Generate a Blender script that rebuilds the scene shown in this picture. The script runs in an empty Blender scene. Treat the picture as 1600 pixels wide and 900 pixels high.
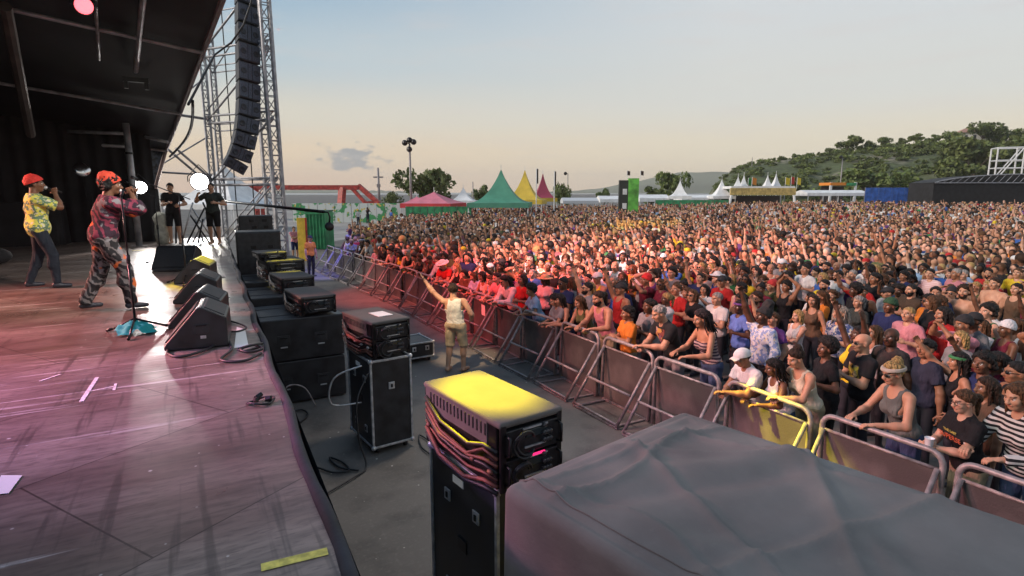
import bpy, math, random
import numpy as np
from mathutils import Vector, Matrix
random.seed(7); RNG = np.random.RandomState(7)
sc = bpy.context.scene
COL = sc.collection
R_ = math.radians

# ------------------------------------------------------------------ camera
F_PX, CAM_Z = 900.0, 3.6
YAW, PIT = R_(29.0), R_(9.46)
cam_d = bpy.data.cameras.new("camera"); cam = bpy.data.objects.new("camera", cam_d); COL.objects.link(cam)
cam_d.sensor_width = 36; cam_d.lens = 36 * F_PX / 1600; cam_d.clip_start = .05; cam_d.clip_end = 20000
cam.location = (0, 0, CAM_Z); cam.rotation_euler = (R_(90) - PIT, 0, -YAW)
sc.camera = cam
FW = np.array([math.sin(YAW) * math.cos(PIT), math.cos(YAW) * math.cos(PIT), -math.sin(PIT)])
RT = np.array([math.cos(YAW), -math.sin(YAW), 0]); UP = np.cross(RT, FW)
def ray(px, py): return FW + (RT * (px - 800) - UP * (py - 450)) / F_PX
def at(px, py, z):                      # surveyed point of the place at height z
    d = ray(px, py); return np.array([0, 0, CAM_Z]) + d * ((z - CAM_Z) / d[2])
def atd(px, py, D): return np.array([0, 0, CAM_Z]) + ray(px, py) * D
def proj(p):
    q = np.array(p, float) - np.array([0, 0, CAM_Z]); D = q @ FW
    return 800 + F_PX * (q @ RT) / D, 450 - F_PX * (q @ UP) / D, D

# ------------------------------------------------------------------ sky
SUN_EL, SUN_AZ = R_(26.0), R_(-72.0)     # a low hazy sun behind the stage, on the crowd's faces
w = bpy.data.worlds.new("World"); sc.world = w; w.use_nodes = True
nt = w.node_tree; N = nt.nodes; L = nt.links; N.clear()
def nn(t, nodes=None, **k):
    n = (nodes or N).new(t)
    for a, b in k.items(): setattr(n, a, b)
    return n
def math_n(op, a, b=None, c=None, nodes=None, links=None, clamp=False):
    nodes = nodes or N; links = links or L
    n = nodes.new('ShaderNodeMath'); n.operation = op; n.use_clamp = clamp
    for i, x in enumerate((a, b, c)):
        if x is None: continue
        if isinstance(x, (int, float)): n.inputs[i].default_value = x
        else: links.new(x, n.inputs[i])
    return n.outputs[0]
tc = nn('ShaderNodeTexCoord'); sep = nn('ShaderNodeSeparateXYZ'); L.new(tc.outputs['Generated'], sep.inputs[0])
X, Y, Z = sep.outputs
sky = nn('ShaderNodeTexSky'); sky.sky_type = 'NISHITA'; sky.sun_disc = False
sky.sun_elevation = SUN_EL; sky.sun_rotation = SUN_AZ; sky.air_density = 1.0; sky.dust_density = 2.0; sky.ozone_density = 2.0
def ramp(fac, stops, interp='EASE'):
    r = nn('ShaderNodeValToRGB'); L.new(fac, r.inputs[0]); cr = r.color_ramp; cr.interpolation = interp
    while len(cr.elements) < len(stops): cr.elements.new(.5)
    for e, (p, c) in zip(cr.elements, stops): e.position = p; e.color = (*c, 1)
    return r.outputs[0]
def lin(*c): return tuple(((v / 255) / 12.92 if v <= 10 else (((v / 255) + .055) / 1.055) ** 2.4) for v in c)
left = ramp(Z, [(0, lin(224, 190, 164)), (.06, lin(224, 200, 170)), (.12, lin(210, 203, 186)), (.2, lin(176, 191, 197)), (.33, lin(130, 165, 190)), (.7, lin(105, 140, 175))])
right = ramp(Z, [(0, lin(222, 202, 172)), (.07, lin(219, 207, 184)), (.15, lin(207, 206, 199)), (.28, lin(204, 207, 207)), (.5, lin(200, 204, 206)), (.85, lin(140, 162, 185))])
az = math_n('ARCTAN2', X, Y)             # 0 straight down the stage edge, grows to the right
side = nn('ShaderNodeMapRange'); L.new(az, side.inputs[0]); side.inputs[1].default_value = .1; side.inputs[2].default_value = .85
mixs = nn('ShaderNodeMix', data_type='RGBA'); L.new(side.outputs[0], mixs.inputs[0]); L.new(left, mixs.inputs[6]); L.new(right, mixs.inputs[7])
# one small dark cloud low in the left of the sky and faint streaks to the right
el = math_n('ARCSINE', Z)
cd = ray(548, 248); cd = cd / np.linalg.norm(cd); caz, cel = math.atan2(cd[0], cd[1]), math.asin(cd[2])
da = math_n('DIVIDE', math_n('SUBTRACT', az, caz), .062); de = math_n('DIVIDE', math_n('SUBTRACT', el, cel), .026)
dist = math_n('SQRT', math_n('ADD', math_n('MULTIPLY', da, da), math_n('MULTIPLY', de, de)))
comb = nn('ShaderNodeCombineXYZ'); L.new(math_n('MULTIPLY', az, 38), comb.inputs[0]); L.new(math_n('MULTIPLY', el, 85), comb.inputs[1])
noi = nn('ShaderNodeTexNoise'); L.new(comb.outputs[0], noi.inputs['Vector']); noi.inputs['Scale'].default_value = 1.0; noi.inputs['Detail'].default_value = 6
m = nn('ShaderNodeMapRange', interpolation_type='SMOOTHSTEP'); L.new(math_n('SUBTRACT', noi.outputs[0], math_n('MULTIPLY', dist, .34)), m.inputs[0])
m.inputs[1].default_value = .2; m.inputs[2].default_value = .42
mixc = nn('ShaderNodeMix', data_type='RGBA'); L.new(math_n('MULTIPLY', m.outputs[0], .8), mixc.inputs[0]); L.new(mixs.outputs[2], mixc.inputs[6]); mixc.inputs[7].default_value = (*lin(128, 138, 150), 1)
comb2 = nn('ShaderNodeCombineXYZ'); L.new(math_n('MULTIPLY', az, 5), comb2.inputs[0]); L.new(math_n('MULTIPLY', el, 42), comb2.inputs[1])
noi2 = nn('ShaderNodeTexNoise'); L.new(comb2.outputs[0], noi2.inputs['Vector']); noi2.inputs['Scale'].default_value = 1.3; noi2.inputs['Detail'].default_value = 5
m2 = nn('ShaderNodeMapRange', interpolation_type='SMOOTHSTEP'); L.new(noi2.outputs[0], m2.inputs[0]); m2.inputs[1].default_value = .48; m2.inputs[2].default_value = .75
mixd = nn('ShaderNodeMix', data_type='RGBA'); L.new(math_n('MULTIPLY', m2.outputs[0], .25), mixd.inputs[0]); L.new(mixc.outputs[2], mixd.inputs[6]); mixd.inputs[7].default_value = (*lin(206, 196, 190), 1)
bg1 = nn('ShaderNodeBackground'); L.new(sky.outputs[0], bg1.inputs[0]); bg1.inputs[1].default_value = .012
bg2 = nn('ShaderNodeBackground'); L.new(mixd.outputs[2], bg2.inputs[0]); bg2.inputs[1].default_value = .74
add = nn('ShaderNodeAddShader'); L.new(bg1.outputs[0], add.inputs[0]); L.new(bg2.outputs[0], add.inputs[1])
wo = nn('ShaderNodeOutputWorld'); L.new(add.outputs[0], wo.inputs[0])

# ------------------------------------------------------------------ sun and stage lamps
sd = bpy.data.lights.new("sun", 'SUN'); sun = bpy.data.objects.new("sun", sd); COL.objects.link(sun)
sd.energy = 2.3; sd.angle = R_(22); sd.color = (1, .88, .76)
sdir = Vector((math.sin(SUN_AZ) * math.cos(SUN_EL), math.cos(SUN_AZ) * math.cos(SUN_EL), math.sin(SUN_EL)))
sun.rotation_euler = sdir.to_track_quat('Z', 'Y').to_euler()
def spot(loc, tgt, energy, color, deg, blend=.4, size=.12):
    d = bpy.data.lights.new("stage_spot", 'SPOT'); o = bpy.data.objects.new("stage_spot", d); COL.objects.link(o)
    d.energy = energy; d.color = color; d.spot_size = R_(deg); d.spot_blend = blend; d.shadow_soft_size = size
    o.location = loc; o.rotation_euler = (Vector(loc) - Vector(tgt)).to_track_quat('Z', 'Y').to_euler(); return o
YEL, RED, PUR, WHT = (1, .83, .03), (1, .16, .07), (.6, .3, 1), (1, .95, .88)
spot((1.5, 10.0, 9.2), (1.95, 3.95, 2.04), 26000, (1, .8, .0), 5.0, .2)         # yellow on the near amp rack
spot((1.5, 12.0, 9.0), (6.0, 3.9, .5), 30000, (1, .85, 0), 4.4, .15)           # yellow on the near barriers
spot((1.5, 18.0, 8.6), (3.5, 14.2, .0), 12000, YEL, 6.0, .25)           # yellow on the pit floor
spot((1.4, 18.0, 8.4), (1.75, 13.2, 1.78), 5500, YEL, 5.5, .3)         # yellow on the far amp rack
spot((1.3, 17.0, 8.0), (.02, 11.4, 2.35), 7000, YEL, 6.0, .3)          # yellow on one monitor wedge
spot((1.2, 12.0, 6.8), (9.0, 14.0, 1.5), 5400, (1, .09, .07), 58, .9, .3)       # red wash on the crowd
spot((1.0, 8.5, 6.4), (10.0, 6.6, 1.6), 2300, (1, .5, .42), 60, .9, .3) # warm wash on the near crowd
spot((1.2, 11.0, 6.6), (22, 19, 1.6), 11000, (1, .6, .54), 60, .8, .3) # warm wash further out
spot((1.4, 20.0, 8.4), (6.2, 19.5, .8), 4200, (1, .12, .07), 40, .7, .3)
spot((1.4, 8.0, 8.0), (4.5, 10.7, 1.3), 3200, (1, .7, .42), 10, .6, .15)    # warm light on the guard
spot((5.8, 20.5, 8.0), (4.7, 26.5, .2), 4000, (.22, .2, 1), 26, .7, .3)  # blue end of the barrier row
spot((1.4, 12.0, 9.5), (24, 27, 1.6), 22000, YEL, 9, .5, .2)           # yellow beams into the crowd
spot((1.4, 13.0, 9.5), (15, 17.5, 1.6), 4500, YEL, 6, .5, .2)
spot((-8.0, 9.5, 6.4), (-1.2, 6.4, 2.05), 4600, (1, .34, .5), 36, 1, .25)    # pink on the stage floor
spot((-8.5, 13.5, 6.2), (-1.2, 9.2, 2.05), 4600, (1, .24, .22), 46, 1, .25)    # red on the stage floor
spot((-7.0, 6.0, 6.4), (-1.3, 5.0, 2.05), 1500, PUR, 32, 1, .25)
spot((4.6, 9.0, 8.4), (3.2, 5.4, 0), 900, (1, .86, .74), 62, 1, .4)   # unseen fill spot, added to brighten the pit, racks and draped box
spot((-9.0, 14.0, 5.6), (-1.4, 9.9, 3.2), 1500, (1, .85, .55), 34, .6, .2)
spot((1.6, 6.0, 6.5), (-1.4, 10.3, 3.0), 1100, (1, .93, .85), 36, .6, .3)
sc.view_settings.view_transform = 'Standard'; sc.view_settings.look = 'None'; sc.view_settings.gamma = 1
sc.view_settings.use_curve_mapping = False
sc.view_settings.exposure = 0.5
sc.cycles.use_denoising = True
sc.cycles.max_bounces = 6; sc.cycles.diffuse_bounces = 3; sc.cycles.glossy_bounces = 3; sc.cycles.transparent_max_bounces = 6
sc.cycles.sample_clamp_indirect = 6

# ------------------------------------------------------------------ materials
def mat(name, col, rough=.6, metal=0, ns=0, na=.25, bump=0, bs=None, emit=None, es=1, spec=.5, stretch=None, col2=None, ramp_=(.35, .65)):
    mt = bpy.data.materials.new(name); mt.use_nodes = True
    T = mt.node_tree; n = T.nodes; l = T.links; b = n['Principled BSDF']
    b.inputs['Base Color'].default_value = (*col, 1); b.inputs['Roughness'].default_value = rough; b.inputs['Metallic'].default_value = metal
    b.inputs['Specular IOR Level'].default_value = spec
    if ns or bump:
        t = n.new('ShaderNodeTexCoord'); mp = n.new('ShaderNodeMapping'); l.new(t.outputs['Object'], mp.inputs[0])
        if stretch: mp.inputs['Scale'].default_value = stretch
        z = n.new('ShaderNodeTexNoise'); l.new(mp.outputs[0], z.inputs['Vector']); z.inputs['Scale'].default_value = ns or 20; z.inputs['Detail'].default_value = 6
        if ns:
            mr = n.new('ShaderNodeMapRange'); l.new(z.outputs[0], mr.inputs[0]); mr.inputs[1].default_value, mr.inputs[2].default_value = ramp_
            mx = n.new('ShaderNodeMix'); mx.data_type = 'RGBA'; l.new(mr.outputs[0], mx.inputs[0])
            c2 = col2 or tuple(min(1, c * (1 + na)) for c in col)
            mx.inputs[6].default_value = (*(tuple(c * (1 - na) for c in col) if not col2 else col), 1); mx.inputs[7].default_value = (*c2, 1)
            l.new(mx.outputs[2], b.inputs['Base Color'])
            rr = n.new('ShaderNodeMapRange'); l.new(z.outputs[0], rr.inputs[0]); rr.inputs[3].default_value = max(.05, rough - .12); rr.inputs[4].default_value = min(1, rough + .12)
            l.new(rr.outputs[0], b.inputs['Roughness'])
        if bump:
            z2 = n.new('ShaderNodeTexNoise'); l.new(mp.outputs[0], z2.inputs['Vector']); z2.inputs['Scale'].default_value = bs or 60; z2.inputs['Detail'].default_value = 4
            bp = n.new('ShaderNodeBump'); bp.inputs['Strength'].default_value = bump; bp.inputs['Distance'].default_value = .02
            l.new(z2.outputs[0], bp.inputs['Height']); l.new(bp.outputs[0], b.inputs['Normal'])
    if emit:
        b.inputs['Emission Color'].default_value = (*emit, 1); b.inputs['Emission Strength'].default_value = es
    return mt
class NB:                                # small node-building helper
    def __init__(s, name):
        s.m = bpy.data.materials.new(name); s.m.use_nodes = True; s.T = s.m.node_tree; s.n = s.T.nodes; s.l = s.T.links; s.b = s.n['Principled BSDF']
    def new(s, t, **k):
        q = s.n.new(t)
        for a, b in k.items(): setattr(q, a, b)
        return q
    def link(s, a, b): s.l.new(a, b)
    def attr(s, name, typ='OBJECT'):
        a = s.new('ShaderNodeAttribute', attribute_type=typ, attribute_name=name); return a
    def mix(s, f, a, b, mode='MIX'):
        q = s.new('ShaderNodeMix', data_type='RGBA', blend_type=mode)
        for i, v in ((0, f), (6, a), (7, b)):
            if isinstance(v, (int, float)): q.inputs[i].default_value = v
            elif isinstance(v, tuple): q.inputs[i].default_value = (*v, 1)
            else: s.l.new(v, q.inputs[i])
        return q.outputs[2]
    def noise(s, scale, detail=4, coord='Object', stretch=None, rough=.5):
        t = s.new('ShaderNodeTexCoord'); o = t.outputs[coord]
        if stretch:
            mp = s.new('ShaderNodeMapping'); s.l.new(o, mp.inputs[0]); mp.inputs['Scale'].default_value = stretch; o = mp.outputs[0]
        z = s.new('ShaderNodeTexNoise'); s.l.new(o, z.inputs['Vector']); z.inputs['Scale'].default_value = scale; z.inputs['Detail'].default_value = detail; z.inputs['Roughness'].default_value = rough
        return z.outputs[0]
    def rng(s, v, a, b, c=0, d=1, smooth=False):
        q = s.new('ShaderNodeMapRange', interpolation_type='SMOOTHSTEP' if smooth else 'LINEAR'); s.l.new(v, q.inputs[0])
        for i, x in enumerate((a, b, c, d)): q.inputs[i + 1].default_value = x
        return q.outputs[0]
    def bump(s, h, st, dist=.02):
        q = s.new('ShaderNodeBump'); q.inputs['Strength'].default_value = st; q.inputs['Distance'].default_value = dist; s.l.new(h, q.inputs['Height']); s.l.new(q.outputs[0], s.b.inputs['Normal'])
    def math(s, op, a, b=None, clamp=False): return math_n(op, a, b, nodes=s.n, links=s.l, clamp=clamp)
    def set(s, k, v):
        if isinstance(v, (int, float)): s.b.inputs[k].default_value = v
        elif isinstance(v, tuple): s.b.inputs[k].default_value = (*v, 1)
        else: s.l.new(v, s.b.inputs[k])

black = mat('black_paint', (.022, .022, .025), .5, ns=9, na=.4, bump=.12, bs=180)
blackcase = mat('black_laminate', (.018, .018, .021), .42, ns=5, na=.5, bump=.1, bs=120)
blackmetal = mat('black_metal', (.02, .02, .022), .35, .6, ns=8, na=.3)
darkcloth = mat('black_cloth', (.012, .012, .014), .9, ns=2, na=.5, bump=.3, bs=3)
grille = mat('speaker_grille', (.03, .032, .036), .55, .4, ns=140, na=.6, bump=.5, bs=240)
alu = mat('aluminium', (.5, .5, .51), .4, .5, ns=14, na=.25)
steel = mat('galvanised_steel', (.28, .25, .25), .5, .35, ns=11, na=.35)
truss_m = mat('truss_aluminium', (.34, .34, .36), .5, .5, ns=4, na=.3)
rubber = mat('rubber', (.015, .015, .016), .7)
cable_m = mat('cable_black', (.014, .014, .016), .55)
white_m = mat('white_plastic', (.75, .75, .73), .5, ns=3, na=.08)
lid = mat('grey_lid', (.105, .098, .095), .78, ns=4, na=.1, bump=.06, spec=.2)
strap_m = mat('brown_strap', (.13, .045, .03), .6, ns=10, na=.5)
paper = mat('white_paper', (.75, .75, .74), .7)
tape_y = mat('yellow_tape', (.62, .55, .12), .6, ns=25, na=.3)
tape_w = mat('white_tape', (.7, .68, .66), .6, ns=30, na=.25)
teal = mat('teal_cloth', (.02, .36, .36), .85, bump=.3, bs=20)
red_m = mat('red_steel', (.36, .035, .025), .5, ns=3, na=.4)
green_m = mat('green_panel', (.035, .25, .1), .6, ns=2, na=.35)
yellow_m = mat('yellow_panel', (.72, .48, .05), .55, ns=3, na=.2)
blue_m = mat('blue_fabric', (.04, .12, .42), .7, ns=1.5, na=.35)
wood = mat('trunk_bark', (.07, .05, .035), .9, ns=6, na=.4)
# ------------------------------------------------------------------ geometry helpers
def mesh_np(name, V, Fq, mats=(), smooth=False, attrs=None, midx=None):
    """V (N,3); Fq list of index arrays of shape (M,3) or (M,4)."""
    me = bpy.data.meshes.new(name)
    if not isinstance(Fq, (list, tuple)): Fq = [Fq]
    V = np.asarray(V, np.float32); Fq = [np.asarray(f, np.int32) for f in Fq if len(f)]
    me.vertices.add(len(V)); me.vertices.foreach_set('co', V.ravel())
    loops = np.concatenate([f.ravel() for f in Fq]); sizes = np.concatenate([np.full(len(f), f.shape[1], np.int32) for f in Fq])
    me.loops.add(len(loops)); me.loops.foreach_set('vertex_index', loops)
    starts = np.concatenate([[0], np.cumsum(sizes)[:-1]]).astype(np.int32)
    me.polygons.add(len(sizes)); me.polygons.foreach_set('loop_start', starts)
    me.polygons.foreach_set('use_smooth', np.full(len(sizes), smooth))
    if midx is not None: me.polygons.foreach_set('material_index', np.asarray(midx, np.int32))
    for a, vals in (attrs or {}).items():
        at_ = me.attributes.new(a, 'FLOAT_COLOR', 'POINT'); at_.data.foreach_set('color', np.asarray(vals, np.float32).ravel())
    for m_ in mats: me.materials.append(m_)
    me.update(calc_edges=True); me.validate(); return me
def link(name, me, parent=None):
    o = bpy.data.objects.new(name, me); COL.objects.link(o)
    if parent is not None: o.parent = parent
    return o
def rot(rx=0, ry=0, rz=0):
    return np.array((Matrix.Rotation(rz, 3, 'Z') @ Matrix.Rotation(ry, 3, 'Y') @ Matrix.Rotation(rx, 3, 'X')))
class MB:
    def __init__(s): s.v = []; s.f = []
    def add(s, V, Fc):
        o = len(s.v); s.v += [tuple(map(float, p)) for p in V]; s.f += [tuple(o + i for i in q) for q in Fc]; return s
    def box(s, c, d, R=None):
        x, y, z = (k / 2 for k in d)
        P = np.array([(-x, -y, -z), (x, -y, -z), (x, y, -z), (-x, y, -z), (-x, -y, z), (x, -y, z), (x, y, z), (-x, y, z)])
        if R is not None: P = P @ R.T
        return s.add(P + np.array(c), [(0, 3, 2, 1), (4, 5, 6, 7), (0, 1, 5, 4), (1, 2, 6, 5), (2, 3, 7, 6), (3, 0, 4, 7)])
    def tube(s, p, q, r, r2=None, n=8): return s.path([p, q], r, n, r2)
    def path(s, pts, r, n=8, r2=None, closed=False):
        P = [np.array(p, float) for p in pts]; m = len(P); V = []; prev = None
        for i, p in enumerate(P):
            if closed: t = P[(i + 1) % m] - P[i - 1]
            else: t = P[min(i + 1, m - 1)] - P[max(i - 1, 0)]
            t = t / (np.linalg.norm(t) + 1e-9)
            a = prev if prev is not None else (np.array([0, 0, 1.]) if abs(t[2]) < .9 else np.array([1., 0, 0]))
            u = a - t * (a @ t); u /= np.linalg.norm(u) + 1e-9; prev = u; v = np.cross(t, u)
            rr = r if r2 is None else r + (r2 - r) * i / (m - 1)
            V += [p + rr * (u * math.cos(2 * math.pi * k / n) + v * math.sin(2 * math.pi * k / n)) for k in range(n)]
        Fc = []
        for i in range(m if closed else m - 1):
            j = (i + 1) % m
            Fc += [(i * n + k, i * n + (k + 1) % n, j * n + (k + 1) % n, j * n + k) for k in range(n)]
        if not closed: Fc += [tuple(range(n - 1, -1, -1)), tuple((m - 1) * n + k for k in range(n))]
        return s.add(V, Fc)
    def lathe(s, prof, c=(0, 0, 0), n=16, R=None):
        V = []; m = len(prof)
        for r, z in prof: V += [(r * math.cos(2 * math.pi * k / n), r * math.sin(2 * math.pi * k / n), z) for k in range(n)]
        V = np.array(V)
        if R is not None: V = V @ R.T
        Fc = [(i * n + k, i * n + (k + 1) % n, (i + 1) * n + (k + 1) % n, (i + 1) * n + k) for i in range(m - 1) for k in range(n)]
        Fc += [tuple(range(n - 1, -1, -1)), tuple((m - 1) * n + k for k in range(n))]
        return s.add(V + np.array(c), Fc)
    def ell(s, c, r, nu=12, nv=8, R=None):
        prof = [(math.sin(math.pi * i / nv) + 1e-4, -math.cos(math.pi * i / nv)) for i in range(nv + 1)]
        o = len(s.v); s.lathe(prof, n=nu); P = np.array(s.v[o:]) * np.array(r)
        if R is not None: P = P @ R.T
        s.v[o:] = [tuple(map(float, p)) for p in P + np.array(c)]; return s
    def prism(s, poly, a, b, axis=1):
        """poly in the plane across axis, extruded from a to b."""
        n = len(poly)
        def mk(u, v, t): return {0: (t, u, v), 1: (u, t, v), 2: (u, v, t)}[axis]
        V = [mk(u, v, a) for u, v in poly] + [mk(u, v, b) for u, v in poly]
        return s.add(V, [tuple(range(n)), tuple(range(2 * n - 1, n - 1, -1))] + [(i, n + i, n + (i + 1) % n, (i + 1) % n) for i in range(n)])
    def grid(s, nx, ny, fn):
        V = [fn(i / (nx - 1), j / (ny - 1)) for j in range(ny) for i in range(nx)]
        return s.add(V, [(j * nx + i, j * nx + i + 1, (j + 1) * nx + i + 1, (j + 1) * nx + i) for j in range(ny - 1) for i in range(nx - 1)])
    def build(s, name, m, parent=None, smooth=False, bevel=0, seg=2):
        me = bpy.data.meshes.new(name); me.from_pydata(s.v, [], s.f); me.materials.append(m)
        import bmesh
        bm = bmesh.new(); bm.from_mesh(me); bmesh.ops.recalc_face_normals(bm, faces=bm.faces); bm.to_mesh(me); bm.free()
        if smooth:
            for p in me.polygons: p.use_smooth = True
        o = link(name, me, parent)
        if bevel:
            b = o.modifiers.new('bevel', 'BEVEL'); b.width = bevel; b.segments = seg; b.limit_method = 'ANGLE'; b.angle_limit = R_(40)
        return o
def tag(o, label=None, cat=None, group=None, kind=None):
    if label: o['label'] = label
    if cat: o['category'] = cat
    if group: o['group'] = group
    if kind: o['kind'] = kind
    return o
def thing(name, label, cat, loc=(0, 0, 0), rz=0, group=None):
    o = bpy.data.objects.new(name, None); COL.objects.link(o); o.location = tuple(map(float, loc)); o.rotation_euler = (0, 0, rz); o.empty_display_size = .1
    return tag(o, label, cat, group)
def copy_tree(o, loc=None, rz=None, label=None, parent=None):
    c = o.copy(); COL.objects.link(c)
    if parent is not None: c.parent = parent
    if loc is not None: c.location = tuple(map(float, loc))
    if rz is not None: c.rotation_euler = (0, 0, rz)
    if label: c['label'] = label
    for ch in list(o.children): copy_tree(ch, parent=c)
    return c

# ------------------------------------------------------------------ ground, hills, sea
g = NB('asphalt')
a1 = g.noise(.35, 6); a2 = g.noise(18, 5); a3 = g.noise(140, 2)
c = g.mix(g.rng(a1, .35, .65), (.1, .09, .08), (.17, .152, .135)); a4 = g.noise(1.6, 6); c = g.mix(g.rng(a4, .5, .68), c, g.mix(.6, c, (.035, .032, .03))); c = g.mix(g.rng(a2, .5, .75, 0, .35), c, (.25, .23, .21))
sp = g.new('ShaderNodeTexVoronoi', feature='F1'); t_ = g.new('ShaderNodeTexCoord'); g.link(t_.outputs['Object'], sp.inputs['Vector']); sp.inputs['Scale'].default_value = 3.2
sp2 = g.new('ShaderNodeTexVoronoi', feature='F1'); g.link(t_.outputs['Object'], sp2.inputs['Vector']); sp2.inputs['Scale'].default_value = 5.0
c = g.mix(g.rng(sp.outputs['Distance'], .035, .055, 1, 0), c, (.5, .47, .42)); c = g.mix(g.rng(sp2.outputs['Distance'], .03, .05, .7, 0), c, (.4, .37, .32))
g.set('Base Color', c); g.set('Roughness', g.rng(a2, .3, .7, .62, .88)); g.bump(a3, .15, .008)
def sms(t): t = min(1, max(0, t)); return t * t * (3 - 2 * t)
def ground_h(x, y):                      # the field rises a little towards the hill
    r = math.hypot(x, y); return .75 * sms((r - 40) / 45) * sms((math.atan2(x, y) - .64) / .4) * (1 - sms((r - 112) / 60))
def gxy(u, v):
    a, b = 2 * u - 1, v * 1.0; x = 3800 * a ** 3 if a > 0 else 1850 * a ** 3; b = b * 1.38 - .38; y = 3170 * b ** 3; return (x, y, ground_h(x, y))
m_ = MB(); m_.grid(220, 200, gxy); gr = m_.build('ground', g.m); tag(gr, kind='structure')
sand = mat('pale_tarmac', (.3, .28, .26), .9, ns=.6, na=.18, bump=.2, bs=40)
P = [at(*p, 0)[:2] for p in [(452, 392), (548, 372), (600, 350), (700, 336), (560, 328), (330, 330), (300, 362)]]
m_ = MB(); m_.add([(x, y, .004) for x, y in P], [tuple(range(len(P)))]); tag(m_.build('road', sand), kind='structure')
sea = mat('sea_water', (.12, .17, .22), .25, ns=.02, na=.2, bump=.3, bs=.4)
m_ = MB(); m_.add([(-1800, 700, .05), (3800, 900, .05), (3800, 3150, .05), (-1800, 3150, .05)], [(0, 1, 2, 3)]); tag(m_.build('sea', sea), kind='structure')

hm = NB('hillside')
n1 = hm.noise(.05, 6); n2 = hm.noise(.6, 5)
c = hm.mix(hm.rng(n1, .48, .62, smooth=True), (.085, .11, .04), (.27, .235, .17)); c = hm.mix(hm.rng(n2, .4, .62), c, (.06, .07, .03))
hm.set('Base Color', c); hm.set('Roughness', .95); hm.bump(n2, .8, .6)
CREST = [(1095, 303), (1108, 292), (1117, 271), (1144, 251), (1180, 241), (1230, 235), (1280, 229), (1340, 221), (1400, 214), (1460, 212), (1510, 210), (1560, 213), (1620, 215), (1760, 222), (1950, 240), (2300, 262)]
cpx = np.array([p[0] for p in CREST]); cpy = np.array([p[1] for p in CREST])
def hill_h(px, D):
    d_ = ray(px, float(np.interp(px, cpx, cpy))); top = max(0, d_[2] * 215)
    t = np.clip((D - 118) / 97, 0, 1); t = t * t * (3 - 2 * t) if D < 215 else max(0, 1 - ((D - 215) / 240) ** 2)
    wob = 1.6 * math.sin(px * .031 + D * .11) * math.sin(px * .013 - D * .07) + 1.0 * math.sin(px * .09 + D * .05)
    return top * t + wob * min(1, top / 10) * min(1, t * 2) * (0 if D > 210 else 1) * (1 - t) - .3 * (1 if t <= 0 else 0)
def hill_p(px, D):
    d_ = ray(px, 300.04); p = np.array([0, 0, CAM_Z]) + d_ * D; p[2] = hill_h(px, D); return p
m_ = MB(); m_.grid(90, 44, lambda u, v: tuple(hill_p(1090 + 1200 * u, 112 + 320 * v)))
tag(m_.build('hill', hm.m, smooth=True), kind='structure')
far = mat('far_hills', (.13, .14, .09), 1, ns=.004, na=.25)
def ridge(D, pts, name, depth=350):
    m_ = MB(); n = 60; xs = np.linspace(pts[0][0], pts[-1][0], n); ys = np.interp(xs, [p[0] for p in pts], [p[1] for p in pts])
    V = []
    for k in range(n):
        j = 1.2 * math.sin(k * 1.7) + .8 * math.sin(k * .63)
        a = atd(xs[k], 303, D); a[2] = -1; b = atd(xs[k], min(300, ys[k] + j * .5), D + depth); c_ = atd(xs[k], 303, D + 2 * depth); c_[2] = -1; V += [tuple(a), tuple(b), tuple(c_)]
    m_.add(V, [(3 * k + i, 3 * k + 3 + i, 3 * k + 4 + i, 3 * k + 1 + i) for k in range(n - 1) for i in (0, 1)])
    return tag(m_.build(name, far, smooth=True), kind='structure')
ridge(1500, [(840, 300), (930, 296), (1000, 282), (1060, 270), (1130, 268), (1250, 270), (1400, 280), (1600, 300)], 'far_mountain')
ridge(1900, [(420, 299), (470, 296), (560, 297), (640, 299)], 'far_headland')
hv = bpy.data.materials.new('haze_air'); hv.use_nodes = True; hv.node_tree.nodes.clear(); pv = hv.node_tree.nodes.new('ShaderNodeVolumePrincipled'); pv.inputs['Color'].default_value = (.95, .93, .9, 1); pv.inputs['Density'].default_value = .0002; ho = hv.node_tree.nodes.new('ShaderNodeOutputMaterial'); hv.node_tree.links.new(pv.outputs[0], ho.inputs['Volume'])
m_ = MB(); m_.box((1000, 1500, 55), (5800, 3400, 114)); hz_ = m_.build('haze', hv); tag(hz_, kind='stuff')
sc.cycles.volume_bounces = 0

# ------------------------------------------------------------------ the stage
def edge_x(y): return .385 + .027 * y
fm = NB('stage_ply')
n1 = fm.noise(1.1, 6, stretch=(.35, 1.6, 1)); n2 = fm.noise(16, 6, stretch=(.25, 1.3, 1)); n3 = fm.noise(2.6, 5)
c = fm.mix(fm.rng(n1, .36, .64), (.165, .118, .1), (.3, .235, .205)); c = fm.mix(fm.rng(n2, .42, .7), c, fm.mix(.55, c, (.08, .06, .055)))
br = fm.new('ShaderNodeTexBrick'); t_ = fm.new('ShaderNodeTexCoord'); mp = fm.new('ShaderNodeMapping'); fm.link(t_.outputs['Object'], mp.inputs[0]); mp.inputs['Rotation'].default_value = (0, 0, R_(-32)); fm.link(mp.outputs[0], br.inputs['Vector'])
br.inputs['Scale'].default_value = 1; br.inputs['Brick Width'].default_value = 2.44; br.inputs['Row Height'].default_value = 1.22; br.inputs['Mortar Size'].default_value = .006; br.inputs['Mortar Smooth'].default_value = .4
br.inputs['Color1'].default_value = (1, 1, 1, 1); br.inputs['Color2'].default_value = (.68, .63, .6, 1); br.inputs['Mortar'].default_value = (.3, .27, .27, 1)
c = fm.mix(1.0, c, br.outputs['Color'], 'MULTIPLY')
sc2 = fm.noise(7, 3, stretch=(.06, 1.6, 1)); c = fm.mix(fm.rng(sc2, .64, .7, 0, .8), c, (.5, .46, .44))
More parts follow.
